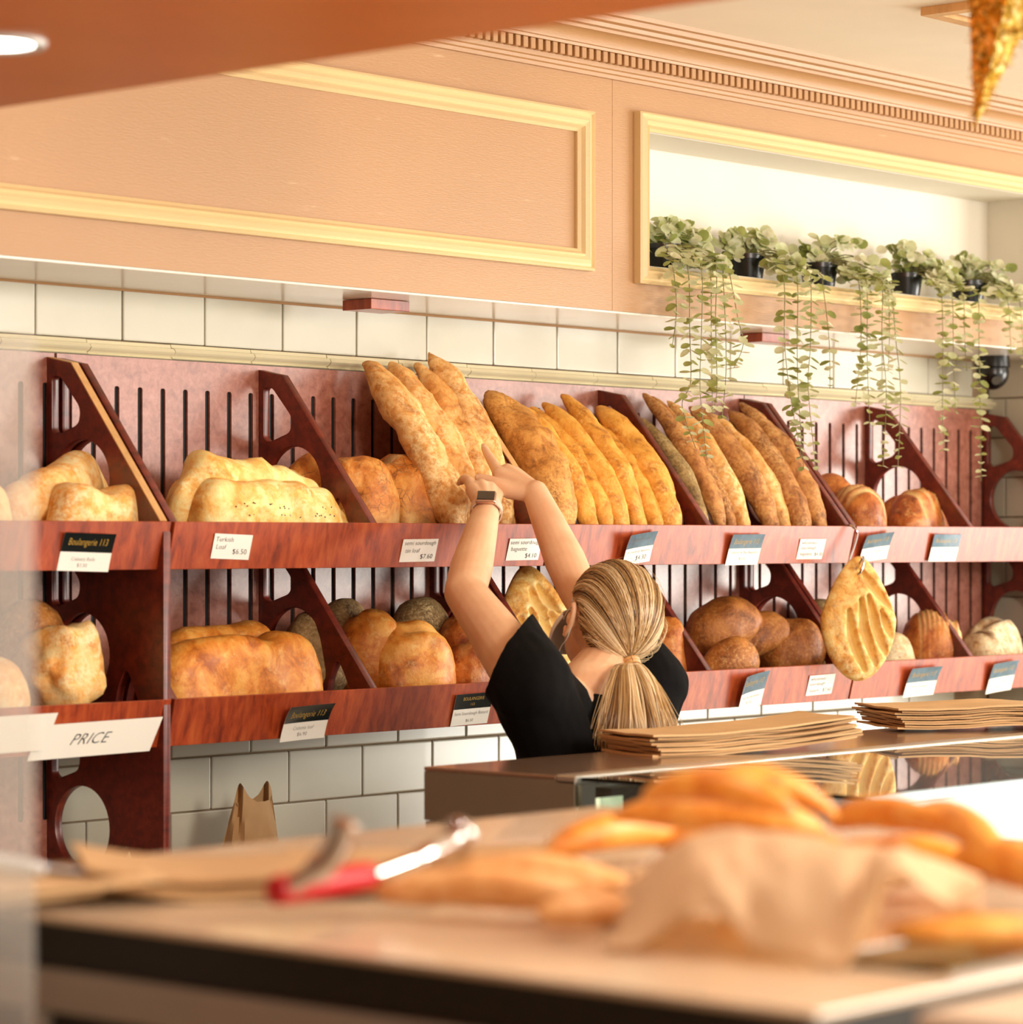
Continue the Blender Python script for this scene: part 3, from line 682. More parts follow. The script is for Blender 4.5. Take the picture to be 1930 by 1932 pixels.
# ---- lower tier, leftmost shelf
G8 = 'loaves on the lower left shelf'
loaf('farm_loaf', 44, 179, 1160, -.235, .135, LZ, 'ciabatta', 'tall pale loaf with flaky crust standing on end above the price strip', 35, G8, Lfix=.13, p=2.4, e=2.1, lump=.16, lf=14, flat=.9, taper=(1.05, .8), humps=((.55, .3, .14), (-.2, .3, -.08)), pale=.3, n=50, m=40, slashes=((-.5, .3, .6, .1, .008, .004), (-.2, -.5, .7, -.3, .007, .004)))
loaf('farm_loaf', 8, 108, 1128, -.11, .12, LZ+.03, 'brown', 'shaded brown loaf behind the tall flaky one on the lower left shelf', 20, G8, Lfix=.13, flat=.8)
loaf('farm_loaf', -70, 39, 1240, -.24, .11, LZ, 'ciabatta', 'pale loaf cut off by the left edge on the lower shelf', 20, G8, lump=.1)
# ---- lower tier: two long ciabatta loaves
G9 = 'long ciabatta loaves on the lower shelf'
loaf('ciabatta_loaf', 316, 589, 1193, -.245, .105, LZ, 'golden', 'long golden loaf with a dip in its back, front one on the lower shelf', 2, G9, p=4.2, q=2.4, e=2.7, lump=.12, lf=13, humps=((-.55, .4, -.02), (.22, .28, -.14), (.72, .3, .06)), pale=.2)
loaf('ciabatta_loaf', 300, 523, 1172, -.14, .10, LZ, 'golden', 'long golden loaf lying behind the dipped one on the lower shelf', 2, G9, p=4, q=2.3, e=2.5, lump=.10, humps=((.1, .5, -.08), (.7, .3, .06)))
# ---- lower tier: dark batards
G10 = 'batards on the lower shelf behind the person'
loaf('batard', 674, 857, 1174, -.235, .15, LZ, 'golden', 'big glossy golden batard with a burst end, in front by the lower divider', -25, G10, Lfix=.20, p=2.3, lump=.05, n=64, m=50, slashes=((-.2, -.5, .85, -.35, .016, .010), (.1, .5, .9, .2, .010, .005)))
loaf('batard', 640, 762, 1155, -.15, .12, LZ+.02, 'golden', 'golden brown batard half hidden behind the big glossy one', -10, G10, Lfix=.16, lump=.05, slashes=((-.8, .1, .8, .2, .012, .008),))
loaf('batard', 600, 695, 1127, -.075, .10, LZ+.05, 'dusk', 'dark floury loaf at the back, just right of the lower divider', 0, G10, Lfix=.14)
loaf('batard', 740, 852, 1124, -.08, .11, LZ+.05, 'dusk', 'dark floury loaf at the back, left of the raised arm', 0, G10, Lfix=.15)
loaf('batard', 836, 940, 1205, -.25, .12, LZ, 'sour', 'rough orange brown batard in front, under the raised arm', 30, G10, Lfix=.15, lump=.10, slashes=((-.7, 0, .7, .1, .012, .008),))
loaf('batard', 824, 930, 1160, -.16, .12, LZ, 'sour', 'brown batard behind the rough one, next to the raised arm', 10, G10, Lfix=.15)
loaf('batard', 540, 640, 1150, -.14, .12, LZ, 'dusk', 'dark batard in the shade, seen through the lower divider', 0, G10, Lfix=.14)
# ---- lower tier, behind the head
loaf('seeded_tin_loaf', 1212, 1300, 1165, -.20, .10, LZ, 'sour', 'orange loaf with a seeded base, between the head and the divider', 40, None, Lfix=.12, p=3, e=2.6, lump=.08)
# ---- lower tier: wholemeal batards
G11 = 'brown batards on the lower right shelf'
loaf('batard', 1290, 1440, 1128, -.11, .115, LZ+.02, 'brown', 'large dark brown batard at the back, right of the head', -38, G11, Lfix=.185, tilt=22, hmax=.115, p=2.2, lump=.04)
loaf('batard', 1365, 1492, 1155, -.165, .085, LZ+.02, 'brown', 'slim brown batard in the middle of the heap', -40, G11, Lfix=.155, tilt=20, hmax=.095, p=2.1, lump=.04)
loaf('batard', 1314, 1440, 1200, -.25, .085, LZ, 'brown', 'short brown batard with a pale blistered end, front left of the heap', -35, G11, Lfix=.135, p=2.2, lump=.04, tilt=14, pale=.3, hmax=.10, taper=(.75, 1.1))
loaf('batard', 1430, 1566, 1166, -.245, .115, LZ, 'brown', 'plump brown batard in front, left of the hanging bread', -40, G11, Lfix=.150, p=2.3, lump=.04, pale=.3, tilt=8, hmax=.125)
# ---- lower tier, right end
G12 = 'patterned loaves on the lower right shelf'
loaf('patterned_loaf', 1515, 1580, 1130, -.09, .11, LZ+.03, 'dusk', 'grey floury loaf at the back, left of the hanging bread', 0, G12, Lfix=.14)
loaf('patterned_loaf', 1640, 1716, 1190, -.20, .11, LZ, 'floury', 'pale floury loaf peeping out right of the hanging bread', 10, G12, Lfix=.13)
arcs = tuple((-.55+.16*k, -.8, -.35+.16*k, .5, .0042, .0028) for k in range(9))
loaf('patterned_loaf', 1693, 1822, 1147, -.225, .13, LZ, 'sour', 'large round loaf with ribbed flour rings, right of the hanging bread', -40, G12, Lfix=.145, p=2.1, slashes=arcs+((.55, -.7, .6, .8, .012, .008),), n=76, m=64, lump=.03)
loaf('patterned_loaf', 1815, 1881, 1193, -.262, .085, LZ, 'floury', 'small floury loaf with a brown split, front right corner', 70, G12, Lfix=.14, p=3, slashes=((-.8, 0, .8, .1, .012, .008),))
loaf('patterned_loaf', 1820, 1923, 1168, -.19, .11, LZ, 'floury', 'floury loaf at the far right end of the lower shelf', -5, G12, Lfix=.17, p=3, slashes=((-.8, -.3, .8, -.2, .012, .008), (-.8, .4, .8, .4, .012, .008)))

# ---- fougasse: leaf shaped flat bread with open slits
def fougasse_mesh(Lh, Wh, T, slits, seed, mat, outline=None, fold=None):
    nr, na = 40, 120; V = []; sc = []
    rho = np.linspace(0, 1, nr)**.8; th = np.linspace(0, 2*PI, na, endpoint=False)
    def Rf(t):
        c, s_ = np.cos(t), np.sin(t); x = c*Wh*(1 + .0*s_); y = s_*Lh
        wy = np.where(s_ > 0, 1-.40*s_, 1-.10*s_**2); return x*wy, y
    ox, oy = Rf(th); pts = []
    for side in (1, -1):
        for i_, r_ in enumerate(rho):
            if side == -1 and i_ == nr-1: continue
            X = ox*r_; Y = oy*r_; base = T*np.sqrt(np.clip(1-r_**5, 0, 1))
            q = np.stack([X, Y, np.zeros_like(X)], -1)
            g = np.zeros(na); s2 = np.zeros(na)
            for (x0, y0, x1, y1, wd, cv) in slits:
                A = np.array([x0*Wh, y0*Lh]); B = np.array([x1*Wh, y1*Lh]); AB = B-A; ll = np.dot(AB, AB)
                t = np.clip((np.stack([X, Y], -1)-A) @ AB/ll, 0, 1)
                nrm = np.array([-AB[1], AB[0]])/math.sqrt(ll)
                C = A + t[:, None]*AB + (nrm*cv)[None, :]*np.sin(t*PI)[:, None]
                dd = np.linalg.norm(np.stack([X, Y], -1)-C, axis=1); ww = wd*np.sin(np.clip(t, .08, .92)*PI)**.6
                g = np.maximum(g, np.exp(-(dd/ww)**2)); s2 = np.maximum(s2, np.exp(-(dd/(ww*.9))**4))
            if side == 1: z = base*(1-1.15*g) + T*.16*fnoise(q*28, seed, 3)*(1-r_**4)
            else: z = -.5*base*np.ones(na)
            pts.append(np.stack([X, Y, z], -1)); sc.append(s2*.8 if side == 1 else s2*0)
    V = np.concatenate(pts); scv = np.concatenate(sc); F = []
    for k in range(nr-1):
        for j in range(na): F.append((k*na+j, k*na+(j+1) % na, (k+1)*na+(j+1) % na, (k+1)*na+j))
    o2 = nr*na; nb = nr-1
    for k in range(nb-1):
        for j in range(na): F.append((o2+k*na+(j+1) % na, o2+k*na+j, o2+(k+1)*na+j, o2+(k+1)*na+(j+1) % na))
    for j in range(na): F.append((o2+(nb-1)*na+(j+1) % na, o2+(nb-1)*na+j, (nr-1)*na+j, (nr-1)*na+(j+1) % na))
    me = raw('fougasse', V, F, True)
    at = me.attributes.new('score', 'FLOAT', 'POINT'); at.data.foreach_set('value', scv.astype(np.float32))
    me.materials.append(M[mat]); return me
def upright(name, me, loc, ydir, zdir, label, cat='bread'):
    y = Vector(ydir).normalized(); z = Vector(zdir); z = (z-y*z.dot(y)).normalized(); x = y.cross(z)
    o = bpy.data.objects.new(name, me); COL.objects.link(o)
    o.matrix_world = Matrix(((x.x, y.x, z.x, loc[0]), (x.y, y.y, z.y, loc[1]), (x.z, y.z, z.z, loc[2]), (0, 0, 0, 1)))
    return tag(o, label, cat)
YH = -.375
c = P(1619, 1167, YH); k_ = pxm(1619, YH)
fm = fougasse_mesh(118*k_, 74*k_, .020, ((-.30, .12, .12, -.82, .0085, -.008), (.02, .30, .42, -.72, .009, -.007), (.22, .36, .74, -.62, .0085, -.006), (.55, .12, .92, -.34, .007, -.004), (.02, .78, .95, .10, .008, -.004)), 3, 'soft_gold')
upright('fougasse', fm, c, (.05, .03, 1), (-.62, -.75, .05), 'leaf shaped flat bread with five slits, hanging from a wire hook over the right shelves')
c = P(1012, 1180, -.17); k_ = pxm(1012, -.17)
fm = fougasse_mesh(122*k_, 78*k_, .016, ((-.05, .55, .25, .1, .010, -.005), (.15, .62, .55, .2, .009, -.004), (-.15, .22, .22, -.55, .010, -.006), (.1, .2, .5, -.45, .010, -.006), (.35, .15, .8, -.3, .009, -.005), (-.45, .1, -.2, -.5, .008, -.004)), 8, 'soft_gold')
upright('fougasse', fm, c, (.16, .36, 1), (-.45, -.85, .3), 'pale leaf shaped flat bread with slits, leaning on the lower shelf beyond the face mask')
# wire hook that carries the hanging bread
hk = [P(1591, 996, -.300), P(1597, 992, -.312), P(1606, 992, -.330), P(1614, 999, -.340), P(1617, 1010, -.342), P(1611, 1032, -.340), P(1603, 1054, -.338), P(1601, 1068, -.340), P(1606, 1078, -.352), P(1614, 1076, -.372),
      P(1624, 1060, -.398), P(1628, 1051, -.408), P(1629, 1056, -.418), P(1627, 1070, -.420), P(1623, 1080, -.416), P(1619, 1084, -.406)]
def smooth_path(pts, n=6):
    out = []; pts = [Vector(p) for p in pts]
    for i in range(len(pts)-1):
        p0, p1, p2, p3 = pts[max(i-1, 0)], pts[i], pts[i+1], pts[min(i+2, len(pts)-1)]
        for k in range(n):
            t = k/n; out.append(.5*((2*p1)+(p2-p0)*t+(2*p0-5*p1+4*p2-p3)*t*t+(3*p1-p0-3*p2+p3)*t**3))
    return out + [pts[-1]]
b = MB(); b.tube(smooth_path(hk), .0027, 8); o = b.build('wire_hook', M['chrome'], None, True); center_origin(o, hk[1])
tag(o, 'bent steel wire hook over the upper front board, holding the hanging leaf shaped bread', 'hook')
# ================================================================== PRICE CARDS
def bend_card(u, v, curl, w_, h_):
    """outward offset of a card point: curl = (left edge, right edge, top edge) lift"""
    a, b_, c_ = curl; s = u/w_; t = v/h_
    return a*(1-s)**2.5 + b_*s**2.5 + c_*t**3
def card(tier, x0p, x1p, ytp, ybp, label, band=None, band_h=.46, lines=(), curl=(0, 0, 0), rise=0.0, skew=0.0):
    zt = ZT - DZ*tier; yc = (ytp+ybp)/2; pm = (x0p+x1p)/2
    zc = P(pm, yc, -.318).z; yb = lambda z: -.3275 + (zt-z)*(.0225/.080)
    xl = P(x0p, yc, yb(zc)).x; xr = P(x1p, yc, yb(zc)).x
    k = pxm(pm, -.32); w_ = xr-xl; h_ = (ybp-ytp)*k
    zb = P(pm, ybp, -.318).z
    def W(u, v, o=0):
        z = zb + v + rise*(u/w_-.5); y = yb(z) - .0012 - bend_card(u, v, curl, w_, h_) - o
        return (xl + u + skew*(v/h_-.5), y, z)
    nu, nv = 10, 6
    def sheet(u0, u1, v0, v1, o, th, name, mat, parent):
        V = []; F = []
        for oo in (o, o+th):
            for j in range(nv+1):
                for i in range(nu+1): V.append(W(u0+(u1-u0)*i/nu, v0+(v1-v0)*j/nv, oo))
        n1 = (nu+1)*(nv+1); id_ = lambda i, j, s: s*n1 + j*(nu+1)+i
        for j in range(nv):
            for i in range(nu):
                F.append((id_(i, j, 1), id_(i+1, j, 1), id_(i+1, j+1, 1), id_(i, j+1, 1))); F.append((id_(i, j, 0), id_(i, j+1, 0), id_(i+1, j+1, 0), id_(i+1, j, 0)))
        for i in range(nu):
            F.append((id_(i, 0, 0), id_(i+1, 0, 0), id_(i+1, 0, 1), id_(i, 0, 1))); F.append((id_(i, nv, 0), id_(i, nv, 1), id_(i+1, nv, 1), id_(i+1, nv, 0)))
        for j in range(nv):
            F.append((id_(0, j, 0), id_(0, j, 1), id_(0, j+1, 1), id_(0, j+1, 0))); F.append((id_(nu, j, 0), id_(nu, j+1, 0), id_(nu, j+1, 1), id_(nu, j, 1)))
        return link(name, raw(name, V, F), mat, parent)
    root = empty('price_card', W(w_/2, h_/2), label, 'price card')
    sheet(0, w_, 0, h_, 0, .0006, 'card', M['white_card'], root)
    if band: sheet(0, w_, h_*(1-band_h), h_, .0006, .0003, 'header_band', M[band], root)
    for body, size, uc, vc, mt, shear, wid in lines:
        me = text_mesh(body, size*h_, shear, 'LEFT'); co = np.zeros(len(me.vertices)*3, np.float32); me.vertices.foreach_get('co', co); co = co.reshape(-1, 3)
        mn, mx = co[:, :2].min(0), co[:, :2].max(0); sx = min(1.15, wid*w_/(mx[0]-mn[0])) if wid else 1
        cx, cy = uc*w_, vc*h_
        new = [W((x-(mn[0]+mx[0])/2)*sx + cx, (y-(mn[1]+mx[1])/2) + cy, .00115) for x, y in co[:, :2]]
        me.vertices.foreach_set('co', np.array(new, np.float32).ravel()); me.update()
        link('lettering', me, M[mt], root)
    return root
SHOP = 'Boulangerie 113'
def header(size=.24, v=.75): return (SHOP, size, .5, v, 'gold_ink', .15, .76)
card(0, 112, 207, 1006, 1078, 'black and white printed card for the ciabatta rolls, on the upper left shelf front', 'black_card', .5,
     (header(.26, .74), ('Ciabatta Rolls', .14, .47, .32, 'grey_ink', .15, .46), ('$3.50', .13, .47, .15, 'grey_ink', 0, .2)), (0, .003, .004), rise=-.003)
card(0, 400, 472, 1008, 1055, 'white handwritten tag for the flat loaf at $6.50', None, 0,
     (('Turkish', .27, .28, .78, 'black_ink', .1, .46), ('Loaf', .27, .22, .48, 'black_ink', .1, .3), ('$6.50', .30, .72, .30, 'black_ink', 0, .4)), rise=-.003)
card(0, 756, 822, 1017, 1060, 'white handwritten tag for the tin loaf at $7.60', None, 0,
     (('semi sourdough', .26, .5, .80, 'black_ink', .1, .88), ('tin loaf', .27, .32, .50, 'black_ink', .1, .5), ('$7.60', .30, .74, .22, 'black_ink', 0, .4)), rise=.001)
card(0, 957, 1018, 1016, 1057, 'white handwritten tag for the baguette at $4.10, between the two arms', None, 0,
     (('semi sourdough', .27, .5, .80, 'black_ink', .1, .92), ('baguette', .27, .34, .50, 'black_ink', .1, .56), ('$4.10', .30, .74, .20, 'black_ink', 0, .42)), rise=.001)
card(0, 1168, 1229, 1006, 1064, 'curled card with blue band, above the hair, price $4.30 struck by hand', 'blue_card', .46,
     (('Boulangerie 113', .16, .5, .80, 'grey_ink', .15, .7), ('100% Sourdough Baguette', .11, .5, .40, 'grey_ink', 0, .88), ('$4.30', .22, .68, .18, 'black_ink', .1, .42)), (.016, 0, .006), rise=.010)
card(0, 1369, 1432, 1008, 1066, 'blue banded printed card for the rye baguette at $4.50', 'blue_card', .46,
     (header(.24, .74), ('Tradition de Rye Baguette', .13, .5, .40, 'grey_ink', 0, .88), ('$4.50', .14, .5, .2, 'grey_ink', 0, .26)), (.006, .002, .004), rise=.001)
card(0, 1505, 1553, 1017, 1055, 'white handwritten tag for the wholemeal baguette, left of the wire hook', None, 0,
     (('wholemeal', .25, .38, .82, 'black_ink', .1, .62), ('sourdough', .25, .38, .54, 'black_ink', .1, .62), ('baguette', .25, .34, .24, 'black_ink', .1, .54), ('$4.30', .26, .82, .24, 'black_ink', 0, .3)))
card(0, 1619, 1673, 1007, 1058, 'blue banded card right of the wire hook, lifted at its corner', 'blue_card', .5,
     (header(.2, .74), ('Pain de Campagne', .13, .5, .34, 'grey_ink', 0, .7)), (.010, .004, .006), rise=.009)
card(0, 1752, 1807, 1008, 1059, 'blue banded card at the right end of the upper shelf front', 'blue_card', .48,
     (header(.22, .74), ('Pain de Campagne', .13, .5, .36, 'grey_ink', 0, .7), ('$8.50', .13, .5, .17, 'grey_ink', 0, .24)), (.006, 0, 0))
card(1, 527, 613, 1330, 1397, 'black banded card for the ciabatta loaf at $6.90, on the lower shelf front', 'black_card', .48,
     (header(.25, .72), ('Ciabatta loaf', .15, .5, .36, 'grey_ink', .15, .46), ('$6.90', .15, .5, .17, 'grey_ink', 0, .22)), (.008, .004, .012), rise=.003)
card(1, 853, 922, 1308, 1368, 'black banded card for the batard, left of the black sleeve', 'black_card', .48,
     (('BOULANGERIE', .15, .5, .84, 'gold_ink', 0, .56), ('113', .12, .5, .66, 'gold_ink', 0, .14), ('Semi Sourdough Batard', .15, .5, .36, 'grey_ink', 0, .9), ('$6.50', .13, .5, .14, 'grey_ink', 0, .2)), (.002, .002, 0), rise=.002)
card(1, 1386, 1440, 1271, 1337, 'curled blue banded card right of the ponytail, on the lower shelf front', 'blue_card', .52,
     (header(.22, .74), ('Pain de ancienne', .12, .5, .34, 'grey_ink', .1, .7), ('$7.50', .12, .5, .17, 'grey_ink', 0, .22)), (.018, .0, .004), rise=.011)
card(1, 1523, 1571, 1273, 1311, 'white handwritten tag for the wholemeal batard at $7.60, left of the hanging bread tip', None, 0,
     (('wholemeal', .25, .36, .82, 'black_ink', .1, .58), ('sourdough', .25, .36, .54, 'black_ink', .1, .58), ('batard', .25, .28, .24, 'black_ink', .1, .4), ('$7.60', .27, .78, .22, 'black_ink', 0, .34)), rise=.002)
card(1, 1703, 1764, 1259, 1314, 'blue banded card right of the hanging bread tip, on the lower shelf front', 'blue_card', .5,
     (header(.22, .74), ('Pain de campagne', .13, .5, .34, 'grey_ink', .1, .66), ('$7.50', .13, .5, .16, 'grey_ink', 0, .22)), (.008, .002, .008), rise=.002)
card(1, 1860, 1909, 1249, 1306, 'blue banded card at the far right end of the lower shelf front', 'blue_card', .5,
     (header(.22, .74), ('Pain de Seigle', .13, .5, .34, 'grey_ink', .1, .6), ('$8.50', .13, .5, .16, 'grey_ink', 0, .22)), (.008, .004, .004), rise=.007)
# long paper strips on the lower left shelf
def strip(x0p, x1p, ytp, ybp, label, body, curl, off=0):
    r = card(1, x0p, x1p, ytp, ybp, label, None, 0, ((body, .46, .46, .52, 'black_ink', .32, .42),) if body else (), curl, rise=.003, skew=.016)
    r.name = 'price_strip'; r['category'] = 'price strip'; return r
strip(62, 290, 1361, 1427, 'long white paper strip reading PRICE on the lower left shelf front', 'PRICE', (.002, .004, .0))
r = strip(-130, 84, 1352, 1424, 'blank curled white paper strip at the left edge, overlapping the PRICE strip', None, (.0, .010, .0))
for ch in r.children: ch.data.transform(Matrix.Translation((0, -.004, 0)))

# ================================================================== TRAILING PLANTS IN THE NICHE
def leaf_mesh(rad, name='leaf'):
    n = 9; V = [(0, 0, 0)]; F = []
    for rr, dz in ((.55, .10), (1, .28)):
        for k in range(n):
            a = k*2*PI/n; x = math.cos(a)*rr; y = math.sin(a)*rr
            V.append((rad*(1.0+x*1.0), rad*y*.92, rad*(dz*.35 - .12*abs(y)*0 + .18*abs(y)*rr)))
    V[0] = (rad, 0, 0)
    for k in range(n): F.append((0, 1+k, 1+(k+1) % n)); F.append((1+k, 1+n+k, 1+n+(k+1) % n, 1+(k+1) % n))
    return raw(name, V, F, True)
LEAVES = []
for rad in (.0102, .0122, .0138, .0072):
    row = []
    for mk in ('leaf0', 'leaf1', 'leaf2'):
        me = leaf_mesh(rad); me.materials.append(M[mk]); row.append(me)
    LEAVES.append(row)
LEAF_MAX = 300                                # per plant: the largest ones are single parts, the rest one part
def put_leaf(parent, pos, direction, upv, size, kind, inv):
    x = Vector(direction).normalized(); z = Vector(upv); z = (z-x*z.dot(x))
    z = z.normalized() if z.length > 1e-4 else x.orthogonal().normalized(); y = z.cross(x)
    QUEUE.append((size, kind, Matrix(((x.x, y.x, z.x, pos[0]), (x.y, y.y, z.y, pos[1]), (x.z, y.z, z.z, pos[2]), (0, 0, 0, 1)))))
def flush_leaves(parent, inv):
    q = sorted(QUEUE, key=lambda t: t[0] if t[0] < 3 else -1, reverse=True); QUEUE.clear()
    for size, kind, mw in q[:LEAF_MAX]:
        o = bpy.data.objects.new('leaf', LEAVES[size][kind]); COL.objects.link(o); o.parent = parent; o.matrix_basis = inv @ mw
    rest = q[LEAF_MAX:]
    if rest:
        b = MB(); idx = []
        for size, kind, mw in rest:
            me = LEAVES[size][kind]; b.add([mw @ v.co for v in me.vertices], [tuple(p.vertices) for p in me.polygons]); idx += [kind]*len(me.polygons)
        me = raw('leaves', b.V, b.F, True)
        for mk in ('leaf0', 'leaf1', 'leaf2'): me.materials.append(M[mk])
        me.polygons.foreach_set('material_index', idx)
        o = link('small_leaves', me, None, parent); o['kind'] = 'stuff'
QUEUE = []
R = random.Random(21)
def plant(pot_px, clump, strands, label, nclump):
    pc = P(pot_px[0], pot_px[1], -.235); x0, y0 = pc.x, -.235
    root = empty('trailing_plant', (x0, y0, NZ0+.003), label, 'plant', 'trailing eucalyptus plants in the niche')
    inv = root_matrix(root).inverted()
    b = MB(); zb = NZ0+.0035; b.lathe([(.0, zb), (.034, zb), (.041, zb+.046), (.045, zb+.046), (.045, zb+.056), (.039, zb+.056), (.038, zb+.046), (.0, zb+.044)], x0, y0, 24); b.build('pot', M['black_pl'], root, True)
    top = Vector((x0, y0, zb+.05))
    # crown: sprigs arching out of the pot with rosettes of round leaves
    cnt = 0
    for (cx, cy, Yc, rx, ry, share) in clump:
        c = P(cx, cy, Yc); k = pxm(cx, Yc)
        for i in range(int(nclump*1.85*share/7)):
            tip = c + Vector((R.uniform(-1, 1)*rx*k*.80, R.uniform(-1, 1)*.035, R.uniform(-1, 1)*ry*k))
            tip.z = max(tip.z, NZ0+.012) if tip.y > YF-.012 else tip.z
            tip.y = max(min(tip.y, -.165), -.385)
            mid = (top+tip)/2 + Vector((0, 0, .022))
            path = smooth_path([top, mid, tip], 4)
            b = MB(); b.tube(path, .0011, 4, False); b.build('stem', M['stem'], root, True)
            ax = (path[-1]-path[-3]).normalized()
            for q in range(7):
                t = path[-1] - ax*(.007*(q//2)); ang = q*2.4 + R.uniform(-.4, .4)
                side = Vector((math.cos(ang), math.sin(ang)*.8, R.uniform(-.25, .55)))
                kind = R.choices((0, 1, 2), (.5, .27, .23) if t.y > -.30 else (.4, .18, .42))[0]
                upv = Vector((R.uniform(-.8, .4), -1, R.uniform(.2, 1.0)))
                put_leaf(root, t, side, upv, R.choice((0, 1, 1, 2, 2)), kind, inv); cnt += 1
    for pts, Ys in strands:
        path3 = [P(px, py, Ys) for px, py in pts]
        start = [top, Vector(((top.x+path3[0].x)/2, -.29, NZ0+.055)), Vector((path3[0].x, min(Ys+.012, -.335), max(path3[0].z+.02, NZ0+.02)))]
        path = smooth_path(start + path3, 10)
        b = MB(); b.tube(path, [.0013*(1-.4*i/len(path)) for i in range(len(path))], 5, False); b.build('stem', M['stem'], root, True)
        acc = 0; tot = 0; last = path[0]; flip = 0
        total = sum((path[i+1]-path[i]).length for i in range(len(path)-1))
        for i in range(14, len(path)):
            acc += (path[i]-last).length; last = path[i]; tot += 1
            if acc < .0128: continue
            acc = R.uniform(-.003, .003); flip += 1; f_ = i/len(path)
            ang = (PI/2 if flip % 2 else 0) + R.uniform(-.9, .9)
            sz = 2 if f_ < .42 and R.random() < .5 else (1 if R.random() < .6 else 0)
            if f_ > .9: sz = 3
            for sgn in (1, -1):
                dr = Vector((math.cos(ang)*sgn, math.sin(ang)*sgn, R.uniform(-.75, .15)))
                kind = R.choices((0, 1, 2), (.55, .35, .10))[0]
                put_leaf(root, path[i], dr, (R.uniform(-.5, .3), R.uniform(-1.0, .1), 1), sz, kind, inv); cnt += 1
    flush_leaves(root, inv)
    return cnt
Y1 = -.365
n_ = []
n_.append(plant((1248, 505), ((1250, 455, -.235, 42, 34, .36), (1300, 455, -.25, 46, 30, .34), (1325, 500, -.32, 46, 18, .3)),
   ((((1272, 520), (1276, 590), (1268, 655)), Y1), (((1300, 530), (1301, 620), (1303, 720), (1287, 765), (1312, 845)), Y1-.01), (((1325, 530), (1323, 640), (1321, 740), (1334, 868)), Y1-.025),
    (((1341, 525), (1342, 640), (1344, 760)), Y1), (((1352, 520), (1350, 600), (1352, 745), (1338, 775)), Y1-.015), (((1365, 540), (1370, 690), (1362, 790)), Y1-.01), (((1376, 515), (1392, 600), (1402, 650), (1384, 695)), Y1)),
   'trailing plant in a black pot at the left end of the niche, the fullest crown', 150))
n_.append(plant((1408, 520), ((1385, 468, -.235, 26, 26, .26), (1440, 468, -.235, 42, 24, .40), (1480, 508, -.32, 40, 18, .34)),
   ((((1480, 545), (1480, 640), (1490, 740), (1512, 862)), Y1), (((1505, 545), (1504, 640), (1506, 740), (1516, 882)), Y1-.012), (((1530, 540), (1529, 650), (1525, 735), (1540, 890)), Y1-.02), (((1553, 545), (1564, 640), (1566, 733)), Y1)),
   'trailing plant in a black pot, second from the left in the niche', 120))
n_.append(plant((1545, 530), ((1540, 478, -.235, 26, 22, .22), (1585, 480, -.235, 46, 26, .40), (1635, 520, -.32, 44, 20, .38)),
   ((((1622, 550), (1624, 650), (1613, 768)), Y1), (((1636, 550), (1636, 670), (1641, 806)), Y1-.012), (((1665, 545), (1664, 640), (1672, 740), (1666, 880)), Y1-.02), (((1682, 548), (1690, 640), (1699, 740), (1694, 880)), Y1-.005), (((1675, 548), (1678, 620), (1676, 700)), Y1)),
   'trailing plant in a black pot in the middle of the niche', 120))
n_.append(plant((1706, 545), ((1700, 490, -.235, 36, 24, .32), (1755, 508, -.25, 44, 26, .36), (1790, 535, -.32, 42, 18, .32)),
   ((((1777, 570), (1779, 690), (1778, 770), (1781, 852)), Y1), (((1797, 570), (1799, 690), (1803, 782)), Y1-.01), (((1818, 565), (1820, 640), (1824, 700)), Y1), (((1846, 570), (1847, 640), (1849, 760), (1851, 908)), Y1-.02)),
   'trailing plant in a black pot, fourth from the left, with the lowest hanging stem', 120))
n_.append(plant((1826, 552), ((1830, 510, -.235, 40, 22, .40), (1880, 530, -.27, 50, 26, .36), (1905, 552, -.33, 30, 14, .24)),
   ((((1903, 580), (1905, 620), (1908, 668)), Y1), (((1926, 590), (1930, 650), (1934, 700)), Y1)),
   'trailing plant in a black pot at the right end of the niche, with short stems', 120))
print('leaves', n_)

# ================================================================== GOLD STAR ORNAMENT
zs = 3.75; u_ = lambda px: (px-965)/FPX*zs
def at(px, py): return CAM + fw*zs + rt*u_(px) + up*(-(py-1021)/FPX*zs)
Rs = .215; tip = at(1838, 243); axis = (rt*math.sin(math.radians(12.5)) + up*math.cos(math.radians(12.5)))
cen = tip + axis*Rs
star = empty('star_ornament', cen, 'gold glitter star hanging from the ceiling at top right, one point down', 'ornament')
V = []; F = []; side = axis.cross(fw).normalized()
for k in range(10):
    a = k*PI/5; r_ = Rs if k % 2 == 0 else Rs*.33
    V.append(cen + (-axis*math.cos(a) + side*math.sin(a))*r_)
V.append(cen - fw*.05); V.append(cen + fw*.05)
for k in range(10): F.append((k, (k+1) % 10, 10)); F.append(((k+1) % 10, k, 11))
b = MB(); b.add(V, F); b.build('star_body', M['glitter'], star)
rs = random.Random(5); b = MB()
for i in range(5200):                          # tinsel flakes standing out of the body
    k = rs.randrange(10); A, B, C = Vector(V[k]), Vector(V[(k+1) % 10]), Vector(V[10 if rs.random() < .6 else 11])
    r1, r2 = rs.random(), rs.random()
    if r1+r2 > 1: r1, r2 = 1-r1, 1-r2
    p = A + (B-A)*r1 + (C-A)*r2; d = Vector((rs.gauss(0, 1), rs.gauss(0, 1), rs.gauss(0, 1))).normalized(); e = d.orthogonal().normalized()
    b.add([p-e*.0012, p+e*.0012, p+d*.009+e*.0012, p+d*.009-e*.0012], [(0, 1, 2, 3)])
o = b.build('tinsel', M['glitter'], star); o['kind'] = 'stuff'
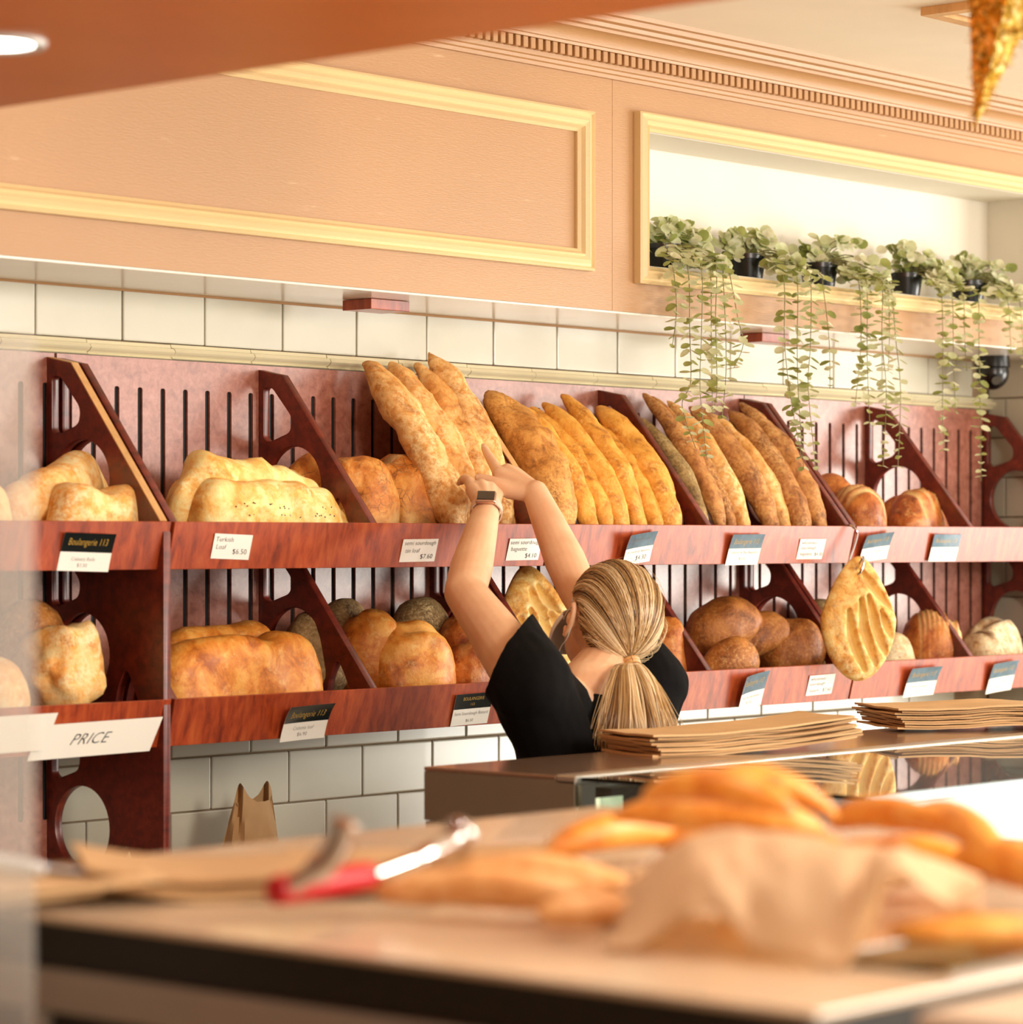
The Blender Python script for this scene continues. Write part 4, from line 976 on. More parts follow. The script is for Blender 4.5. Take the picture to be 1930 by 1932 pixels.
b = MB(); b.tube([cen + axis*Rs*.33, Vector((cen.x+.02, cen.y, ZC))], .0012, 6); b.build('string', M['stem'], star)
# ================================================================== DISPLAY CASE BETWEEN COUNTER AND PERSON
E_ = 1.248
case = empty('display_case', (4.7, -1.2, 0), 'long display case with bronze end panel and glass top, in front of the person', 'display case')
CX0, CX1 = 3.412, 5.3
b = MB(); b.box(CX0, CX1, -1.150, -.880, E_-.006, E_); b.build('steel_top', M['steel_top'], case, False, .001)
b = MB(); b.box(CX0, CX0+.02, -1.188, -.880, 1.165, E_-.0065); b.build('end_panel', M['dark_steel'], case, False, .001)
b = MB(); b.box(CX0+.004, CX0+.02, -1.188, -.880, .10, 1.163); b.build('lower_end_panel', M['dark_steel'], case)
b = MB(); b.box(CX0+.0205, CX1, -.905, -.882, .10, E_-.007); b.build('rear_panel', M['dark_steel'], case)
b = MB(); b.box(CX0, CX1, -1.190, -1.151, E_-.012, E_+.0015); b.build('trim_rail', M['alu'], case, False, .002)
b = MB(); b.box(CX0+.012, CX1, -1.70, -1.191, E_-.007, E_-.001); b.build('glass_top', M['glass'], case)
b = MB(); b.box(CX0+.012, CX1, -1.708, -1.700, .80, E_-.016); b.build('front_glass_white', M['white_pl'], case)  # white panel replaces the front glass, its bright reflection put into the colour
b = MB(); b.box(CX0+.012, CX1, -1.712, -1.700, E_-.0155, E_-.0005); b.build('front_glass_edge', M['blue_edge'], case, False, .002)  # pale blue edge of the front glass
b = MB(); b.box(CX0, CX0+.006, -1.70, -1.191, .80, E_-.008); b.build('end_glass', M['glass'], case)
b = MB(); b.box(CX0+.03, CX1, -1.68, -.91, .78, .80); b.build('deck', M['white_pl'], case)
b = MB(); b.box(CX0+.03, CX1, -1.60, -1.25, 1.02, 1.028); b.build('glass_shelf', M['glass'], case)
b = MB(); b.box(CX0, CX1, -1.706, -.882, .0, .095); b.build('plinth', M['black'], case)
b = MB(); b.box(CX0, CX1, -1.706, -.882, .0955, .779); b.build('body', M['dark_steel'], case)
c0 = P(1128, 1540, -1.215)
b = MB(); b.box(CX0+.03, CX0+.26, -1.235, -1.205, 1.13, 1.232); b.build('control_box', M['black'], case)
b = MB(); b.box(CX0+.0285, CX0+.0299, -1.232, -1.208, 1.14, 1.20); d = b.build('display', M['lcd'], case); d['label'] = 'pale green lit display'
b = MB(); b.box(c0.x-.03, c0.x+.035, -1.2365, -1.2355, c0.z-.030, c0.z+.030); d = b.build('display', M['lcd'], case); d['label'] = 'pale green lit display'

# ================================================================== COUNTER IN THE FOREGROUND
KZ = 1.294
ctr = empty('display_counter', (2.4, -2.4, 0), 'polished tan counter in the foreground over a grey framed cabinet', 'counter')
X0, X1, YA, YB2 = 1.587, 2.66, -2.930, -1.86
b = MB(); b.box(X0, X1, YA, YB2, KZ-.006, KZ); b.build('top', M['counter_top'], ctr, False, .002, 2)
b = MB(); b.box(X0+.018, X1-.02, YA+.02, YB2-.02, KZ-.046, KZ-.0065); b.build('recess', M['counter_dark'], ctr)
b = MB(); b.box(X0+.012, X0+.030, YA+.015, YB2-.02, KZ-.082, KZ-.047); b.build('frame', M['counter_grey'], ctr, False, .002)
b = MB(); b.box(X0+.012, X0+.030, YB2-.045, YB2-.02, .12, KZ-.0825); b.build('frame', M['counter_grey'], ctr, False, .002)
b = MB(); b.box(X0+.012, X0+.030, -2.14, -2.115, .12, KZ-.0825); b.build('frame', M['counter_grey'], ctr, False, .002)
b = MB(); b.box(X0+.012, X0+.030, YA+.015, YA+.05, .12, KZ-.0825); b.build('frame', M['counter_grey'], ctr, False, .002)
b = MB(); b.box(X0+.022, X0+.028, YA+.0505, YB2-.0455, .12, KZ-.083); b.build('dark_glass', M['counter_dark'], ctr)
b = MB(); b.box(X0+.0305, X1-.02, YA+.012, YB2-.022, .0, KZ-.047); b.build('cabinet', M['counter_grey'], ctr)
b = MB(); b.box(1.653, X1, YA-.22, YA-.032, KZ-.030, KZ-.004); b.build('front_ledge', M['bench'], ctr, False, .003)
g0 = PZ(1790, 1800, KZ)
b = MB(); b.box(g0.x-.10, g0.x+.35, YA+.02, g0.y+.05, KZ+.0002, KZ+.004); b.build('glass_inset', M['glass'], ctr)
# hazy glass pane at the left edge of the view
pn = empty('glass_pane', (1.484, -2.0, 0), 'hazy glass pane standing upright at the left edge of the view', 'glass pane')
b = MB(); b.box(1.481, 1.487, -2.266, -1.55, .02, 1.76); b.build('pane', M['haze'], pn, False, .001)
b = MB(); b.box(1.47, 1.498, -2.27, -1.54, .0, .02); b.build('base_rail', M['steel'], pn)

# ================================================================== PAPER
def bag_mesh(L, W, T, wave=0, seed=0, lift=(0, 0), nu=22, nv=12, ph=0.0):
    V = []; F = []
    U = np.linspace(-1, 1, nu); Vv = np.linspace(-1, 1, nv); pts = []
    for side in (1, 0):
        for v in Vv:
            for u in U: pts.append((u*L/2, v*W/2, side))
    A = np.array(pts); u = A[:, 0]/(L/2)
    base = wave*np.sin(u*2.4+ph) + lift[0]*np.clip(-u-.2, 0, 1)**1.6 + lift[1]*np.clip(u-.2, 0, 1)**1.6 + .0018*fnoise(np.stack([A[:, 0]*14, A[:, 1]*14, A[:, 0]*0+seed], -1), seed, 2)
    V = np.stack([A[:, 0], A[:, 1], base + A[:, 2]*T], -1)
    n1 = nu*nv; idx = lambda i, j, s: (0 if s else n1) + j*nu+i
    for j in range(nv-1):
        for i in range(nu-1):
            F.append((idx(i, j, 1), idx(i+1, j, 1), idx(i+1, j+1, 1), idx(i, j+1, 1))); F.append((idx(i, j, 0), idx(i, j+1, 0), idx(i+1, j+1, 0), idx(i+1, j, 0)))
    for i in range(nu-1):
        F.append((idx(i, 0, 0), idx(i+1, 0, 0), idx(i+1, 0, 1), idx(i, 0, 1))); F.append((idx(i, nv-1, 1), idx(i+1, nv-1, 1), idx(i+1, nv-1, 0), idx(i, nv-1, 0)))
    for j in range(nv-1):
        F.append((idx(0, j, 1), idx(0, j+1, 1), idx(0, j+1, 0), idx(0, j, 0))); F.append((idx(nu-1, j, 0), idx(nu-1, j+1, 0), idx(nu-1, j+1, 1), idx(nu-1, j, 1)))
    me = raw('paper_bag', V, F, True)
    try: me.set_sharp_from_angle(angle=.7)
    except Exception: pass
    return me
def bag_stack(c, ang, n, L, W, T, gap, labels, group, wave, lift, ph=0.0, fan=.02, mats=('paper', 'paper_d')):
    rr = random.Random(n)
    meshes = []
    for q in range(2):
        me = bag_mesh(L, W, T, wave, q, lift, ph=ph); me.materials.append(M[mats[q]]); meshes.append(me)
    for k in range(n):
        o = bpy.data.objects.new('paper_bag', meshes[k % 2]); COL.objects.link(o)
        lab = labels[0] if k == n-1 else (labels[1] if k == 0 else labels[2] % ('second', 'third', 'fourth', 'fifth', 'sixth', 'seventh', 'eighth')[n-2-k])
        tag(o, lab, 'paper bag', group)
        o.location = (c.x + rr.uniform(-fan, fan)*.5, c.y + rr.uniform(-fan, fan)*.5, c.z + k*gap); o.rotation_euler = (0, 0, ang + rr.uniform(-fan, fan)*1.2)
ra = math.atan2(rt.y, rt.x)                     # heading that runs across the view
# stack on the steel top, behind the orange rolls
c = PZ(1375, 1402, E_+.012); c.z = E_+.0025
bag_stack(c, ra+.50, 9, .40, .17, .0034, .0042, ('flat brown paper bag, topmost of the wavy stack on the display case below the ponytail', 'flat brown paper bag, lowest of the wavy stack on the display case below the ponytail', 'flat brown paper bag, %s from the top of the wavy stack below the ponytail'),
          'paper bags stacked on the display case, left', .004, (.002, .022), .4)
c = PZ(1850, 1362, E_+.01); c.z = E_+.003
bag_stack(c, ra+.25, 9, .42, .22, .0036, .0044, ('flat brown paper bag, topmost of the stack at the right edge of the display case', 'flat brown paper bag, lowest of the stack at the right edge of the display case', 'flat brown paper bag, %s from the top of the stack at the right edge'),
          'paper bags stacked on the display case, right', .006, (.012, .0), 1.2)
# stack lying on the counter under the tongs
c = PZ(480, 1648, KZ+.012); c.z = KZ+.002
bag_stack(c, ra+.22, 4, .30, .20, .0036, .0046, ('flat brown paper bag under the red tongs, topmost of its stack', 'flat brown paper bag under the red tongs, lowest of its stack', 'flat brown paper bag under the red tongs, %s from the top of its stack'),
          'paper bags under the tongs', .002, (.022, .0), .0)
c = PZ(830, 1625, KZ+.005); c.z = KZ+.001
bag_stack(c, ra+.1, 2, .26, .16, .0034, .0044, ('flat brown paper bag on the counter behind the tan rolls, upper of two', 'flat brown paper bag on the counter behind the tan rolls, lower of two', ''), 'paper bags behind the tan rolls', .002, (.004, .006))
c = PZ(70, 1676, KZ+.01); c.z = KZ+.001
bag_stack(c, ra+.35, 5, .16, .12, .0034, .0042, ('brown paper bag, topmost of the fanned stack at the left end of the counter', 'brown paper bag, lowest of the fanned stack at the left end of the counter', 'brown paper bag, %s from the top of the fanned stack at the counter left end'),
          'paper bags at the left end of the counter', .001, (.0, .004), 0, .12)
c = PZ(212, 1667, KZ+.005); c.z = KZ+.001
bag_stack(c, ra-.08, 3, .10, .09, .0034, .0044, ('small tan paper bag between the fanned stack and the tongs, topmost of three', 'small tan paper bag between the fanned stack and the tongs, lowest of three', 'small tan paper bag between the fanned stack and the tongs, %s from the top'), 'small paper bags on the counter', .001, (.0, .004))
# standing paper bag by the tiles
c = P(470, 1560, -.14); hz = P(470, 1499, -.14).z - .936; V = []; F = []; nl, na = 16, 28
for j in range(nl+1):
    t = j/nl; wx = .072*(1-.42*t**1.4); wy = .040*(1-.80*t**1.2)
    for i in range(na):
        a = i*2*PI/na; sx = math.copysign(abs(math.cos(a))**.55, math.cos(a)); sy = math.copysign(abs(math.sin(a))**.55, math.sin(a))
        fold = .007*t*math.sin(a*3+t*4) + .003*math.sin(a*7+t*9)
        V.append((sx*wx + fold + .012*t*t, sy*wy + fold, t*hz + (.022*math.sin(a*2+.6) if j == nl else 0)*1))
for j in range(nl):
    for i in range(na): F.append((j*na+i, j*na+(i+1) % na, (j+1)*na+(i+1) % na, (j+1)*na+i))
F.append(tuple(range(na))[::-1])
b = MB(); b.add([(x+c.x, y+c.y, z+.936) for x, y, z in V], F); o = b.build('standing_paper_bag', M['paper_d'], None, True)
center_origin(o, (c.x, c.y, .936)); tag(o, 'crumpled brown paper bag standing upright against the lower tiles', 'paper bag')

# ================================================================== THINGS ON THE COUNTER
def roll(name, a, b_, za, zb_, wpx, mat, label, group, bow=.0, bend=0, **kw):
    _sd[0] += 1
    A = PZ(a[0], a[1], za); B = PZ(b_[0], b_[1], zb_); d = B-A
    dep = ((A+B)/2 - CAM).dot(fw); W = wpx*dep/FPX
    kw.setdefault('seed', _sd[0])
    me = bread_mesh(d.length, W, W*.9, n=44, m=26, flat=.85, bow=bow, bend=bend, mat=mat, lump=kw.pop('lump', .08), **kw)
    return place(name, me, (A+B)/2, d, (0, 0, 1), label, 'bread', group)
GO = 'orange glazed rolls heaped on the counter'
roll('bread_roll', (1030, 1612), (1300, 1575), KZ+.018, KZ+.026, 82, 'orange', 'orange glazed roll at the left end of the heap, pointed end toward the bronze case', GO, bow=.012)
roll('bread_roll', (1150, 1542), (1560, 1568), KZ+.058, KZ+.046, 100, 'orange', 'long orange glazed roll lying across the left of the heap', GO, bow=.012)
roll('bread_roll', (1215, 1500), (1500, 1530), KZ+.088, KZ+.080, 78, 'orange', 'orange glazed roll on top of the heap, upper left', GO, bow=.014)
roll('bread_roll', (1330, 1466), (1585, 1545), KZ+.100, KZ+.062, 72, 'orange', 'orange glazed roll on top of the heap, slanting down to a pale tip', GO, bow=.012)
roll('bread_roll', (1570, 1550), (1790, 1570), KZ+.050, KZ+.050, 90, 'orange', 'orange glazed roll behind the crumpled bag, middle of the heap', GO, bow=.012)
roll('bread_roll', (1730, 1535), (1890, 1615), KZ+.062, KZ+.046, 80, 'orange', 'orange glazed roll at the right of the heap, turned toward the counter edge', GO, bow=.010)
roll('bread_roll', (1800, 1640), (2010, 1672), KZ+.026, KZ+.026, 110, 'orange', 'orange glazed roll at the right edge, above the bag mouth', GO, bow=.012)
roll('bread_roll', (1670, 1762), (2010, 1752), KZ+.018, KZ+.018, 76, 'orange', 'long orange glazed roll lying along the right front of the counter', GO)
roll('bread_roll', (1350, 1660), (1740, 1650), KZ+.022, KZ+.022, 100, 'orange', 'orange glazed roll under the crumpled paper bag', GO)
roll('bread_roll', (1230, 1590), (1600, 1600), KZ+.020, KZ+.020, 96, 'orange', 'orange glazed roll low in the middle of the heap, behind the crumpled bag', GO)
roll('bread_roll', (1560, 1610), (1860, 1625), KZ+.020, KZ+.020, 96, 'orange', 'orange glazed roll low at the right of the heap, behind the crumpled bag', GO)
roll('bread_roll', (1690, 1530), (1830, 1560), KZ+.070, KZ+.062, 66, 'orange', 'small browned orange roll on top of the right end of the heap', GO)
GT = 'tan rolls on the counter'
roll('tan_roll', (706, 1682), (1180, 1700), KZ+.020, KZ+.022, 96, 'tan_roll', 'long tan roll in the foreground, just right of the red tongs', GT, bow=.004)
roll('tan_roll', (780, 1655), (1185, 1665), KZ+.022, KZ+.024, 84, 'tan_roll', 'long tan roll lying behind the foremost one', GT, bow=.004)
roll('tan_roll', (1015, 1724), (1260, 1718), KZ+.018, KZ+.018, 80, 'tan_roll', 'short tan roll partly under the crumpled paper bag', GT)
# crumpled paper bag with two open mouths: front hem, ridge and back edge are measured, the sheet drapes over them
def pt(px, py, dep_): return CAM + fw*dep_ + rt*((px-965)/FPX*dep_) + up*(-(py-1021)/FPX*dep_)
nu, nv = 90, 44; V = []; F = []
xs_ = [1140, 1200, 1255, 1300, 1345, 1390, 1425, 1500, 1560, 1595, 1640, 1668, 1700, 1740, 1790, 1850]
hem = [1790, 1792, 1770, 1722, 1716, 1756, 1796, 1812, 1826, 1836, 1760, 1662, 1640, 1676, 1712, 1672]
top = [1770, 1668, 1606, 1580, 1570, 1566, 1572, 1580, 1588, 1592, 1596, 1600, 1606, 1616, 1632, 1656]
for j in range(nv):
    t = j/(nv-1)
    for i in range(nu):
        x = 1140 + 710*i/(nu-1); yh = np.interp(x, xs_, hem); yt = np.interp(x, xs_, top)
        yg = np.interp(x, [1140, 1590, 1850], [1796, 1840, 1800]); dg_ = FPX*(1.6-KZ)/(yg-1021)
        nz = fnoise(np.array([[i*.07, j*.085, 1.5]]), 4, 2)[0]; n2 = fnoise(np.array([[i*.07, j*.085, 9.5]]), 7, 2)[0]
        if t < .62:
            q = t/.62; yy = yh + (yt-yh)*math.sin(q*PI/2)**.9; dp = dg_ + .165*q**1.1
            p = pt(x, yy + 17*n2*math.sin(q*PI), dp) + fw*(.016*nz)
        else:
            q = (t-.62)/.38; p0 = pt(x, yt, dg_+.165); z_ = p0.z + (KZ+.022-p0.z)*q**1.4; p = p0 + fw*(.11*q) + fw*(.010*nz); p.z = z_ + .006*n2
        p.z = max(p.z, KZ+.0022); V.append(tuple(p))
for k in range(nv-1):
    for i in range(nu-1): F.append((k*nu+i, k*nu+i+1, (k+1)*nu+i+1, (k+1)*nu+i))
cc = PZ(1470, 1760, KZ)
me = raw('crumpled_paper_bag', V, F, True)
o = bpy.data.objects.new('crumpled_paper_bag', me); COL.objects.link(o); me.materials.append(M['paper_l'])
me = baked(o, (('SOLIDIFY', {'thickness': .0012, 'offset': 1}),)); o = link('crumpled_paper_bag', me)
center_origin(o, cc); tag(o, 'large crumpled brown paper bag with open mouth, draped in front of the orange rolls', 'paper bag')
# red handled tongs
tg = PZ(600, 1660, KZ+.03)
tongs = empty('kitchen_tongs', (tg.x, tg.y, KZ+.024), 'steel tongs with a red handle grip lying on the paper bags', 'tongs')
h0, h1 = PZ(512, 1682, KZ+.030), PZ(702, 1652, KZ+.034)
b = MB(); b.tube(smooth_path([h0, h0.lerp(h1, .15), h0.lerp(h1, .5), h1], 5), [.008]*2+[.0120]*13+[.010], 14); b.build('grip', M['red'], tongs, True)['label'] = 'red plastic grip'
e1 = PZ(800, 1615, KZ+.046); e2 = PZ(868, 1578, KZ+.058)
b = MB(); b.tube(smooth_path([h1, e1, e2], 6), [.006]*6+[.009]*5+[.012, .012], 14); b.build('arm', M['chrome'], tongs, True)
b = MB(); b.tube(smooth_path([e2 - (e2-e1)*.15, e2, e2+(e2-e1)*.22], 4), [.012, .015, .0165, .017, .017, .016, .014, .011, .006], 16); b.build('scoop', M['chrome'], tongs, True)
a0 = PZ(548, 1672, KZ+.036); a1 = a0 + rt*.030 + up*.020; a2 = a0 + rt*.045 + up*.052
b = MB(); b.tube(smooth_path([a0, a1, a2], 6), [.008]*4+[.0115]*7+[.013, .010], 14); b.build('arm', M['chrome'], tongs, True)
# white spatula and clip at the left end
s0, s1 = PZ(-40, 1622, KZ+.034), PZ(92, 1642, KZ+.026)
spt = empty('spatula', s1, 'white spatula blade at the left edge, lying over the fanned paper bags', 'spatula')
b = MB(); b.tube(smooth_path([s0, s0.lerp(s1, .5), s1], 5), [.006, .0072, .0076, .0078, .0078, .0076, .0074, .007, .0062, .005, .002], 12); b.build('blade', M['white_pl'], spt, True)
b = MB(); b.tube([s1 - (s1-s0)*.02, PZ(150, 1648, KZ+.024)], [.003, .0022], 8); b.build('handle', M['black_pl'], spt, True)
p0, p1 = PZ(132, 1646, KZ+.0205), PZ(182, 1652, KZ+.0205)
clip = empty('white_clip', p0, 'small white plastic clip on the tan paper bags at the left', 'clip')
dv = (p1-p0); nn = Vector((-dv.y, dv.x, 0)).normalized()
b = MB(); b.tube([p0, p0.lerp(p1, .5)+up*.002, p1], [.003, .0036, .0022], 10); b.build('bar', M['white_pl'], clip, True)
b = MB(); b.tube([p0.lerp(p1, .12), p0.lerp(p1, .12)-up*.0075], .003, 8); b.build('jaw', M['white_pl'], clip, True)
b = MB(); b.tube([p0.lerp(p1, .52), p0.lerp(p1, .52)-up*.006], .0025, 8); b.build('jaw', M['white_pl'], clip, True)
# ================================================================== PERSON
person = empty('person', (4.02, -.70, 0), 'person with blonde ponytail and black T-shirt, seen from behind, both arms raised to the baguettes', 'person')
def cone_cap(mb, p0, p1, r0, r1, seg=20, flat=1.0, fdir=None):
    """closed tapered limb piece with rounded ends"""
    p0, p1 = Vector(p0), Vector(p1); d = (p1-p0); L = d.length; d.normalize()
    a = Vector(fdir) if fdir is not None else (Vector((0, 0, 1)) if abs(d.z) < .9 else Vector((1, 0, 0)))
    u = (a - d*a.dot(d)).normalized(); v = d.cross(u)
    V = []; F = []; n = 0
    prof = [(-math.cos(t)*r0, math.sin(t)*r0) for t in np.linspace(0.12, PI/2, 5)] + [(L + math.sin(t)*r1, math.cos(t)*r1) for t in np.linspace(0, PI/2-.12, 5)]
    for x, r in prof:
        for k in range(seg):
            t = k*2*PI/seg; V.append(p0 + d*x + u*math.cos(t)*r*flat + v*math.sin(t)*r)
    m = len(prof)
    for i in range(m-1):
        for k in range(seg): F.append((i*seg+k, i*seg+(k+1) % seg, (i+1)*seg+(k+1) % seg, (i+1)*seg+k))
    F.append(tuple(range(seg))[::-1]); F.append(tuple((m-1)*seg+k for k in range(seg)))
    mb.add(V, F)
def ell(mb, c, ax, r, seg=28, rings=18):
    V = []; F = []
    for i in range(1, rings):
        t = PI*i/rings
        for k in range(seg):
            a = k*2*PI/seg
            V.append(Vector(c) + ax[0]*(math.sin(t)*math.cos(a)*r[0]) + ax[1]*(math.sin(t)*math.sin(a)*r[1]) + ax[2]*(math.cos(t)*r[2]))
    for i in range(rings-2):
        for k in range(seg): F.append((i*seg+k, (i+1)*seg+k, (i+1)*seg+(k+1) % seg, i*seg+(k+1) % seg))
    F.append(tuple(range(seg))); F.append(tuple((rings-2)*seg+k for k in range(seg))[::-1])
    mb.add(V, F)
def chain(mb, pts, rad, **kw):
    for i in range(len(pts)-1): cone_cap(mb, pts[i], pts[i+1], rad[i], rad[i+1], **kw)
def fuse(name, mb, mat, voxel, smooth_n, parent, keep=None):
    me = raw(name, mb.V, mb.F); bm = bmesh.new(); bm.from_mesh(me); bmesh.ops.recalc_face_normals(bm, faces=bm.faces); bm.to_mesh(me); bm.free()
    o = bpy.data.objects.new(name, me); COL.objects.link(o)
    me = baked(o, (('REMESH', {'mode': 'VOXEL', 'voxel_size': voxel}), ('SMOOTH', {'factor': .5, 'iterations': smooth_n})))
    me.name = name
    if keep:
        bm = bmesh.new(); bm.from_mesh(me); dead = [f for f in bm.faces if not keep(f.calc_center_median())]
        bmesh.ops.delete(bm, geom=dead, context='FACES'); bm.to_mesh(me); bm.free()
    me.polygons.foreach_set('use_smooth', [True]*len(me.polygons)); me.materials.append(mat)
    return link(name, me, None, parent)
TX = P(1118, 1400, -.71).x
AX = (Vector((1, 0, 0)), Vector((0, 1, 0)), Vector((0, 0, 1)))
SL, EL, WL = P(1003, 1292, -.74), P(877, 1118, -.525), P(918, 962, -.415)
SR, ER, WR = P(1222, 1292, -.71), P(1090, 1112, -.515), P(1010, 930, -.385)
# head frame
yaw = ANG + math.radians(24); pit = math.radians(16)
hf = Vector((math.cos(yaw)*math.cos(pit), math.sin(yaw)*math.cos(pit), math.sin(pit))); hl = Vector((-math.sin(yaw), math.cos(yaw), 0)); hu = hf.cross(hl).normalized()
rollq = Matrix.Rotation(math.radians(8), 3, hf); hl = rollq @ hl; hu = rollq @ hu
HC = P(1153, 1168, -.665)
hp = lambda f_, l_, u_: HC + hf*f_ + hl*l_ + hu*u_
body = MB()
# torso
ell(body, (TX, -.715, 1.185), AX, (.140, .092, .15)); ell(body, (TX, -.71, 1.05), AX, (.122, .090, .16)); ell(body, (TX, -.70, .93), AX, (.150, .105, .13))
NB = P(1110, 1292, -.70)
chain(body, [SL, NB + Vector((-.05, 0, -.045))], [.058, .055]); chain(body, [SR, NB + Vector((.05, 0, -.045))], [.058, .055])
chain(body, [NB + Vector((0, .0, -.10)), NB + Vector((0, 0, -.01)), hp(-.035, 0, -.075)], [.075, .058, .054])
# head: skull, jaw, face
ell(body, hp(-.004, 0, .004), (hf, hl, hu), (.092, .072, .087)); ell(body, hp(.026, 0, -.050), (hf, hl, hu), (.068, .060, .064))
cone_cap(body, hp(.052, 0, -.085), hp(.070, 0, -.088), .026, .020); cone_cap(body, hp(.088, 0, .010), hp(.112, 0, -.022), .008, .012)
cone_cap(body, hp(.090, .012, -.056), hp(.090, -.012, -.056), .008, .008); cone_cap(body, hp(.086, .035, .018), hp(.086, .018, .024), .008, .009); cone_cap(body, hp(.086, -.035, .018), hp(.086, -.018, .024), .008, .009)
for s in (1, -1):                               # ears: rim, bowl and lobe
    ring = [hp(-.004 + .016*math.cos(t)*1.0 - .004*math.sin(t), s*(.079 + .008*(math.cos(t) < 0)), -.010 + .030*math.sin(t)) for t in np.linspace(.9, 2*PI-.7, 12)]
    chain(body, ring, [.0052]*12); cone_cap(body, hp(.004, s*.072, -.008), hp(-.006, s*.078, -.012), .013, .012); cone_cap(body, hp(.006, s*.077, -.040), hp(.004, s*.078, -.036), .0075, .007)
# arms
chain(body, [SL, SL.lerp(EL, .5), EL], [.058, .046, .037]); chain(body, [EL, EL.lerp(WL, .30), EL.lerp(WL, .7), WL], [.037, .0385, .031, .0245])
chain(body, [SR, SR.lerp(ER, .5), ER], [.058, .046, .037]); chain(body, [ER, ER.lerp(WR, .30), ER.lerp(WR, .7), WR], [.037, .0385, .031, .0245])
# left hand: back of the hand toward us, fingers closing over the bread, index crooked up and left
kn = [P(891, 924, -.350), P(907, 916, -.345), P(924, 920, -.345), P(938, 933, -.352)]
for k_, r0 in zip(kn, (.0135, .0135, .013, .012)): chain(body, [WL + (k_-WL)*.12, WL.lerp(k_, .6), k_], [.019, .0155, r0])
for a_, c_ in zip(kn[:-1], kn[1:]): cone_cap(body, WL.lerp(a_, .7), WL.lerp(c_, .7), .0135, .0135)
for a_, c_ in zip(kn[:-1], kn[1:]): cone_cap(body, a_, c_, .0118, .0118)
chain(body, [kn[0], P(885, 908, -.325), P(876, 903, -.308), P(869, 909, -.296)], [.0112, .0098, .0086, .0074])
for k_, l_ in ((kn[1], 1.0), (kn[2], .95), (kn[3], .78)):
    a_ = k_ + fw*.036*l_ + up*-.006; c_ = a_ + fw*.016*l_ + up*-.022*l_; e_ = c_ + up*-.021*l_ - fw*.004; chain(body, [k_, a_, c_, e_], [.0108, .0096, .0085, .0074])
tb = WL + fw*.008 + up*.006; chain(body, [tb, tb + fw*.026 + up*.010 + rt*.004, tb + fw*.048 + up*.016, tb + fw*.064 + up*.026], [.015, .0120, .0100, .0085])
# right hand: index pointing up along the last baguette, thumb to the left
kr = [P(941, 893, -.315), P(957, 887, -.318), P(972, 892, -.325), P(984, 905, -.335)]
for k_, r0 in zip(kr, (.0135, .0135, .013, .012)): chain(body, [WR + (k_-WR)*.12, WR.lerp(k_, .6), k_], [.019, .0155, r0])
for a_, c_ in zip(kr[:-1], kr[1:]): cone_cap(body, WR.lerp(a_, .7), WR.lerp(c_, .7), .0135, .0135)
chain(body, [kr[0], P(929, 872, -.285), P(920, 857, -.268), P(914, 845, -.256)], [.0115, .0100, .0088, .0074])
for k_, l_ in ((kr[1], 1.0), (kr[2], .95), (kr[3], .78)):
    a_ = k_ + fw*.034*l_ + up*.002 - rt*.006; c_ = a_ + fw*.014*l_ + up*-.020*l_ - rt*.004; e_ = c_ + up*-.021*l_ - fw*.004; chain(body, [k_, a_, c_, e_], [.0108, .0096, .0085, .0074])
tc_ = P(962, 925, -.345); chain(body, [WR.lerp(tc_, .35), tc_, P(936, 912, -.325), P(917, 905, -.308), P(903, 901, -.296)], [.018, .0175, .0125, .0105, .0085])
bo = fuse('body', body, M['skin'], .0027, 6, person)
# nails on the visible finger ends
for tip_, prev_ in ((P(914, 845, -.256), P(920, 857, -.268)), (P(903, 901, -.296), P(917, 905, -.308)), (P(869, 909, -.296), P(876, 903, -.308))):
    d = (tip_-prev_).normalized(); n_c = (CAM-tip_); n_c = (n_c - d*n_c.dot(d)).normalized(); s_ = d.cross(n_c)
    nm = MB(); ell(nm, tip_ + d*.001 + n_c*.0066, (d, s_, n_c), (.0055, .0044, .0012), 12, 8); nm.build('fingernail', M['skin'], person, True)
# eyes and brows (mostly turned away)
for s in (1, -1):
    e = MB(); ell(e, hp(.082, s*.031, .004), (hf, hl, hu), (.011, .012, .011), 14, 10); eo = e.build('eye', M['white_pl'], person, True)
    e = MB(); ell(e, hp(.0915, s*.031, .005), (hf, hl, hu), (.003, .005, .005), 12, 8); e.build('iris', M['trouser'], eo, True)
# T-shirt: trunk and sleeves
sh = MB()
ell(sh, (TX, -.715, 1.185), AX, (.150, .104, .158)); ell(sh, (TX, -.71, 1.06), AX, (.140, .106, .17)); ell(sh, (TX, -.70, .95), AX, (.160, .118, .13))
chain(sh, [SL + Vector((0, 0, .0)), NB + Vector((-.055, 0, -.05))], [.064, .052]); chain(sh, [SR, NB + Vector((.055, 0, -.05))], [.064, .052])
chain(sh, [Vector((TX-.09, -.72, 1.20)), SL], [.07, .066]); chain(sh, [Vector((TX+.09, -.71, 1.20)), SR], [.07, .066])
dl_ = (EL-SL).normalized(); dr_ = (ER-SR).normalized(); LL = (EL-SL).length; LR = (ER-SR).length
chain(sh, [SL, SL + dl_*LL*.34, SL + dl_*LL*.60], [.070, .070, .070]); chain(sh, [SR, SR + dr_*LR*.34, SR + dr_*LR*.6], [.068, .064, .064])
hemL = P(949, 1262, -.66); hemR = SR + dr_*LR*.40; hn = (-rt*.90 + up*.40 + dl_*.15).normalized()
nd = (hp(-.03, 0, -.08)-NB).normalized(); nk = NB + nd*.004
